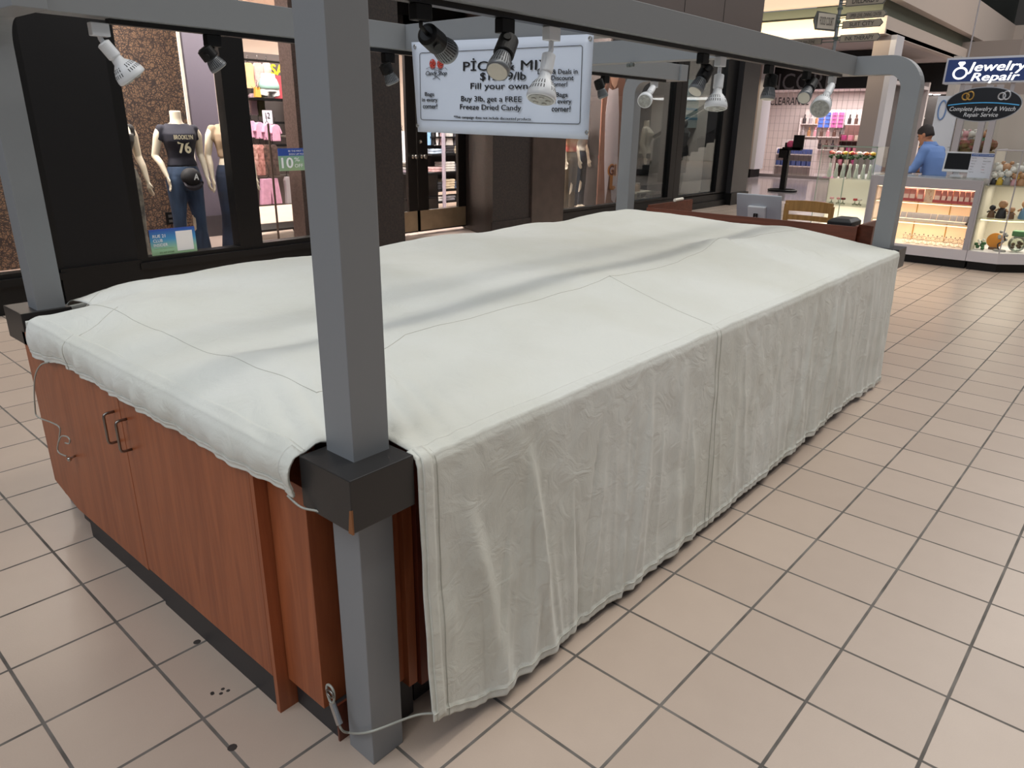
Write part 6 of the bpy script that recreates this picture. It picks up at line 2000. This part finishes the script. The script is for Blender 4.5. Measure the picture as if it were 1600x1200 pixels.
wp = thing('sale_poster', 'white sale poster with red numerals beside the beige column', 'poster', at(1384, 170, 0, 30.6))
a, c = at(1377, 135, 0, 30.6), at(1403, 262, 0, 30.6)
b_ = MB(); b_.box((30.6, c.y, 0.004), (30.62, a.y + .15, a.z)); b_.build('poster_sheet', M('poster_white', 'dcdcd6', .5), wp)
k_ = at(1387, 166, 0, 30.58); text('$35', (30.58, k_.y + .12, k_.z), '-X', red_ink, wp, height=.48, width=.95, bold=.02)
k_ = at(1391, 152, 0, 30.58); text('ON ALL ITEMS', (30.58, k_.y, k_.z), '-X', ink, wp, width=.6, height=.06)
k_ = at(1386, 176, 0, 30.58); text('AND UP', (30.58, k_.y + .05, k_.z), '-X', red_ink, wp, width=.45, height=.08)
sw = thing('shoe_wall_panel', 'dark slatted panel holding rows of shoes', 'display panel', at(1425, 180, 0, 32.8))
a, c = at(1396, 142, 0, 32.8), at(1446, 262, 0, 32.8)
b_ = MB(); b_.box((32.8, c.y - .9, 0), (32.85, a.y + .3, a.z)); b_.build('slat_board', M('slat_dark', '241e1d', .6), sw)
def mk_shoe(m):
    b_ = MB()
    R = []
    for y, w, h, z in ((-.13, .03, .05, .0), (-.10, .042, .07, 0), (-.02, .046, .085, 0), (.05, .042, .11, 0), (.12, .036, .13, 0), (.14, .028, .12, 0)):
        R.append([(w * cos(2 * pi * k / 10), y, h * (.5 + .5 * sin(2 * pi * k / 10))) for k in range(10)])
    b_.rings(R); return b_.build('shoe', m, None, smooth=True)
scols = [('white', 'd8d4ce'), ('tan', 'a8764e'), ('black', '1c1a1c'), ('brown', '5f4030'), ('grey', '8a8884')]
for r in range(7):
    for k in range(7):
        px = 1397 + k * 7.3; py = 156 + r * 15
        p = at(px, py, 0, 32.66)
        cn_, cc_ = scols[(r * 3 + k * 2 + (k // 3)) % 5]
        o = put('shoe', cn_, cc_, p, 'one of the %s shoes in row %s of the dark shoe wall' % (cn_, words[r]), '%s shoes in row %s of the shoe wall' % (cn_, words[r]), mk_shoe, 'shoe')
        o.scale = (.9, .9, .9)
        o.rotation_euler = (0, 0, 1.15)
# white banner panel and glass stall behind the jewelry kiosk
wb = thing('banner', 'narrow white upright banner with a blue drawing behind the man', 'banner', at(1470, 230, 0, 14.5))
a, c = at(1466, 150, 0, 14.5), at(1477, 262, 0, 14.5)
b_ = MB(); b_.box((14.5, c.y, .0), (14.56, a.y, a.z)); b_.build('panel', M('banner_white', 'd5dae2', .5), wb)
b_ = MB(); p = at(1472, 172, 0, 14.49)
b_.tube([p + Vector((0, .06 * cos(2 * pi * k / 16), .16 * sin(2 * pi * k / 16))) for k in range(16)], .012, 6, closed=True); b_.build('blue_drawing', M('drawing_blue', '6f8fc0', .5), wb)
a, c = at(1478, 150, 0, 15.5), at(1490, 150, 0, 15.5)
b_ = MB(); b_.box((15.5, c.y, 0), (15.9, a.y, 2.9)); struct('column_small', b_, M('column_pale', 'c7bfb8', .6))
sl = thing('glass_stall', 'glass walled stall with toys standing behind the jewelry kiosk', 'display case', (14.0, .2, 0))
b_ = MB()
for px in (1498, 1532, 1548):
    a = at(px, 200, 0, 13.6); b_.box((13.6, a.y - .045, 0), (13.69, a.y + .045, 2.3))
b_.build('post', jgrey, sl)
a, c = at(1498, 200, 0, 13.6), at(1560, 200, 0, 13.6)
b_ = MB(); b_.box((13.62, c.y, 1.0), (13.63, a.y, 2.2)); b_.build('glass_panel', case_glass, sl)
b_ = MB(); b_.box((13.7, c.y, 0), (14.6, a.y, .95)); b_.build('counter_body', jw, sl)
b_ = MB(); b_.box((13.65, c.y, .95), (14.65, a.y, .98)); b_.build('counter_top', M('stall_grey', '8d8d90', .4), sl)
b_ = MB(); b_.box((14.9, c.y - .6, 0), (15.0, a.y + .3, 2.2)); b_.build('back_panel', M('stall_back', 'bdb5ac', .6), sl)
toyc = [('white', 'white'), ('tan', 'white'), ('pink', 'pink'), ('green', 'tan'), ('brown', 'tan'), ('grey', 'white'), ('white', 'tan'), ('pink', 'white')]
for i in range(10):
    r0 = i // 5
    px = 1500 + (i % 5) * 9
    p = at(px, 238 - r0 * 26, 0, 14.2)
    c0, c1 = toyc[(i * 3) % 8]
    t = figurine(14.2, p.y, .982 + r0 * .36, .30, c0, c1, '%s plush toy, %s in the %s row of the glass stall' % (c0, words[i % 5], ('lower', 'upper')[r0]), 'plush toys in the glass stall')
    t.name = 'plush_toy'; t['category'] = 'toy'
b_ = MB(); a = at(1498, 214, 0, 14.2); c = at(1545, 214, 0, 14.2); b_.box((14.0, c.y - .1, 1.315), (14.5, a.y + .1, 1.335)); b_.build('glass_shelf', shelf_glass, sl)
bk = thing('plush_heap', 'olive and rust heap of plush in a basket on the glass stall', 'basket', at(1525, 225, 0, 13.95))
p = Vector((13.95, at(1525, 225, 0, 13.95).y, .982))
b_ = MB(); b_.lathe([(0, .22), (.05, .26), (.28, .30), (.30, .28)], p, (0, 0, 1), 20); b_.build('basket', M('basket', '6b5a3c', .8, bump=.4, bscale=40), bk)
b_ = MB()
for k in range(16): b_.ball(p + Vector((rnd.uniform(-.2, .2), rnd.uniform(-.24, .24), .28 + rnd.uniform(0, .16))), .09, 5)
b_.build('soft_filling', M('olive_plush', '6b6a3f', .9, col2='8a4a4a', vscale=8), bk)
bk['kind'] = 'thing'
# escalator at the far right
ec = thing('escalator', 'escalator flight with dark handrails at the far right', 'escalator', (22, -1.2, 0))
p0, p1 = at(1548, 262, 0, 22), at(1610, 190, 0, 22)
def diag(z, y0, y1, s): return [(21.6, y0, z), (21.6, y1, z + s)]
ya_, yb_ = at(1535, 225, 0, 21.6).y, at(1625, 225, 0, 21.6).y
za_, zb2 = at(1560, 180, 0, 21.6).z, 0
for i, x in enumerate((21.6, 22.9)):
    b_ = MB(); b_.tube([(x, ya_, 2.6), (x, yb_ - 1.2, 2.6 - (ya_ - yb_ + 1.2) * .55)], .06, 8); b_.build('handrail', blk, ec)
    b_ = MB(); b_.prism([(x, ya_, 2.5), (x, yb_ - 1.2, 2.5 - (ya_ - yb_ + 1.2) * .55), (x, yb_ - 1.2, 1.7 - (ya_ - yb_ + 1.2) * .55), (x, ya_, 1.7)], (.03, 0, 0)); b_.build('balustrade', M('balustrade_grey', '7c7876', .35), ec)
b_ = MB()
for k in range(12):
    y = ya_ - k * .28; z = 1.75 - k * .154
    b_.box((21.65, y - .28, z - .16), (22.9, y, z))
b_.build('steps', M('step_grey', '4d4a4a', .5), ec)
a, c = at(1566, 200, 0, 19.5), at(1590, 200, 0, 19.5)
b_ = MB(); b_.box((19.5, c.y, 0), (20.1, a.y, 4.6)); struct('column_far', b_, beige_l)
# --- hanging directory sign
XD = 16.0
ds = thing('directory_sign', 'grey pole directory with stacked pointed name plates hanging in the mall', 'sign', (XD, 4.55, 3.0))
p_lo, p_hi = at(1299, 84, 0, XD), at(1318, -4, 0, XD)
yp = (p_lo.y + p_hi.y) / 2
b_ = MB(); b_.cyl((XD, yp, p_lo.z - .1), (XD, yp, 7.0), .035, .035, 12); b_.build('pole', M('pole_grey', '8f9498', .35, .4), ds)
for py in (14, 34, 60):
    b_ = MB()
    z = at(1308, py, 0, XD).z; b_.cyl((XD, yp, z - .02), (XD, yp, z + .02), .055, .055, 12)
    b_.build('collar', M('collar_green', '55665c', .4), ds)
plate_m = M('plate_tan', 'a89f90', .5)
pl_ink = M('plate_ink', '3c3a38', .6)
for (tx, l, r, py, hp, right, ww) in (('DILLARD\u2019S', 1322, 1384, 0, 16, True, .66), ('UPPER LEVEL DINING CENTER', 1322, 1384, 23, 11, True, .8), ('SUIT CITY', 1316, 1378, 37, 12, True, .62), ('INK THERAPY', 1312, 1374, 59, 12, True, .72), ('SPORTS FAN ZONE', 1231, 1284, 66, 9, False, .6)):
    A_, B_ = at(l, py + 2, 0, XD - .05), at(r, py - 2, 0, XD - .05)
    zc = (A_.z + B_.z) / 2; h = abs(at(r, py - hp / 2, 0, XD).z - at(r, py + hp / 2, 0, XD).z) / 2
    b_ = MB()
    if right:
        pts = [(A_.y, -h), (A_.y, h), (B_.y + .03, h), (B_.y - .02, 0), (B_.y + .03, -h)]
    else:
        pts = [(A_.y - .03, -h), (A_.y + .02, 0), (A_.y - .03, h), (B_.y, h), (B_.y, -h)]
    b_.prism([(XD - .05, y, zc + z) for y, z in pts], (.03, 0, 0)); o = b_.build('name_plate', M('plate_edge', '5c5f5c', .5), ds)
    b_ = MB(); cy_ = (A_.y + B_.y) / 2; b_.prism([(XD - .054, cy_ + (y - cy_) * .965, zc + z * .86) for y, z in pts], (.004, 0, 0)); b_.build('plate_face', plate_m, o)
    text(tx, (XD - .057, cy_, zc), '-X', pl_ink, o, width=(A_.y - B_.y) * ww, height=h * 1.05, bold=.01)
    b_ = MB(); b_.box((XD - .04, min(yp, B_.y if not right else A_.y), zc - .03), (XD - .01, max(yp, B_.y if not right else A_.y), zc - .015)); b_.box((XD - .04, min(yp, B_.y if not right else A_.y), zc + .03), (XD - .01, max(yp, B_.y if not right else A_.y), zc + .045)); b_.build('bracket', M('collar_green', '55665c', .4), o)
A_, B_ = at(1276, 33, 0, XD - .6), at(1299, 33, 0, XD - .1)
b_ = MB(); zc = at(1288, 34, 0, XD - .3).z
b_.prism([(XD - .62, A_.y, zc - .17), (XD - .66, A_.y + .04, zc), (XD - .62, A_.y, zc + .17), (XD - .08, yp, zc + .15), (XD - .08, yp, zc - .17)], (.02, .02, 0)); o = b_.build('name_plate', M('plate_edge', '5c5f5c', .5), ds)
d_ = (Vector((XD - .08, yp, zc)) - Vector((XD - .62, A_.y, zc))); d_.z = 0; d_.normalize()
Rm = Matrix((d_, Vector((0, 0, 1)), d_.cross(Vector((0, 0, 1))))).transposed()
nrm = d_.cross(Vector((0, 0, 1)))
b_ = MB(); q0 = Vector((XD - .58, A_.y - .01, zc)) + nrm * .004; q1 = Vector((XD - .12, yp + .02, zc)) + nrm * .004
b_.prism([q0 + Vector((0, 0, -.14)), q0 + Vector((0, 0, .14)), q1 + Vector((0, 0, .14)), q1 + Vector((0, 0, -.14))], nrm * .004); b_.build('plate_face', M('plate_light', 'bcb6aa', .5), o)
text('FOOD COURT', (q0 + q1) / 2 + nrm * .010, Rm, pl_ink, o, width=(q1 - q0).length * .8, height=.15)
# --- black pedestal sign in the concourse
pb_ = at(1222, 299, 2, .004)
ped = thing('pedestal_sign', 'black pedestal stand with small black panels in front of the cosmetics store', 'sign', pb_)
b_ = MB(); b_.tube([pb_ + Vector((0, .36 * cos(2 * pi * k / 24), .03)) + Vector((.30 * sin(2 * pi * k / 24), 0, 0)) for k in range(24)], .03, 8, closed=True); b_.tube([pb_ + Vector((0, -.36, .03)), pb_ + Vector((0, .36, .03))], .03, 8); b_.build('base_ring', blk, ped)
zt2 = at(1240, 205, 0, pb_.x).z
b_ = MB(); b_.box(pb_ + Vector((-.06, -.07, 0)), pb_ + Vector((.06, .07, 1.25))); b_.build('column_post', blk, ped)
a, c = at(1241, 211, 0, pb_.x - .1), at(1254, 234, 0, pb_.x - .1)
b_ = MB(); b_.box((pb_.x - .1, c.y, c.z), (pb_.x - .05, a.y, a.z)); b_.build('sign_panel', blk, ped)
a, c = at(1218, 232, 0, pb_.x - .1), at(1229, 247, 0, pb_.x - .1)
b_ = MB(); b_.box((pb_.x - .1, c.y, c.z), (pb_.x - .05, a.y, a.z)); b_.build('sign_panel', blk, ped)
a, c = at(1228, 230, 0, pb_.x - .12), at(1244, 234, 0, pb_.x - .12)
b_ = MB(); b_.box((pb_.x - .1, c.y - .1, c.z - .02), (pb_.x + .05, a.y + .1, a.z)); b_.build('ledge', blk, ped)
pk_ = thing('flower_pot', 'bright pink round bag standing on the pedestal ledge', 'bag', at(1236, 226, 0, pb_.x))
p = at(1236, 226, 0, pb_.x); b_ = MB(); b_.ball(p, .11, 8); b_.build('pink_ball', M('hot_pink', 'd0507a', .6), pk_, smooth=True)
pk_.name = 'pink_bag'
# --- enclosing mall walls; the unseen right and behind ones added to block horizon light
b_ = MB(); b_.box((-14, -16.2, 0), (46, -16, 4.6)); struct('wall_right_blocker', b_, M('mall_dim', '5a5450', .7))
b_ = MB(); b_.box((-14.2, -16, 0), (-14, 16, 4.6)); struct('wall_behind_blocker', b_, M('mall_dim', '5a5450', .7))
b_ = MB(); b_.box((45.8, -16, 0), (46, 16, 10)); struct('wall_far', b_, M('mall_dim', '5a5450', .7))
b_ = MB(); b_.box((15.3, 15.5, 0), (46, 15.7, 6)); struct('wall_north', b_, beige)
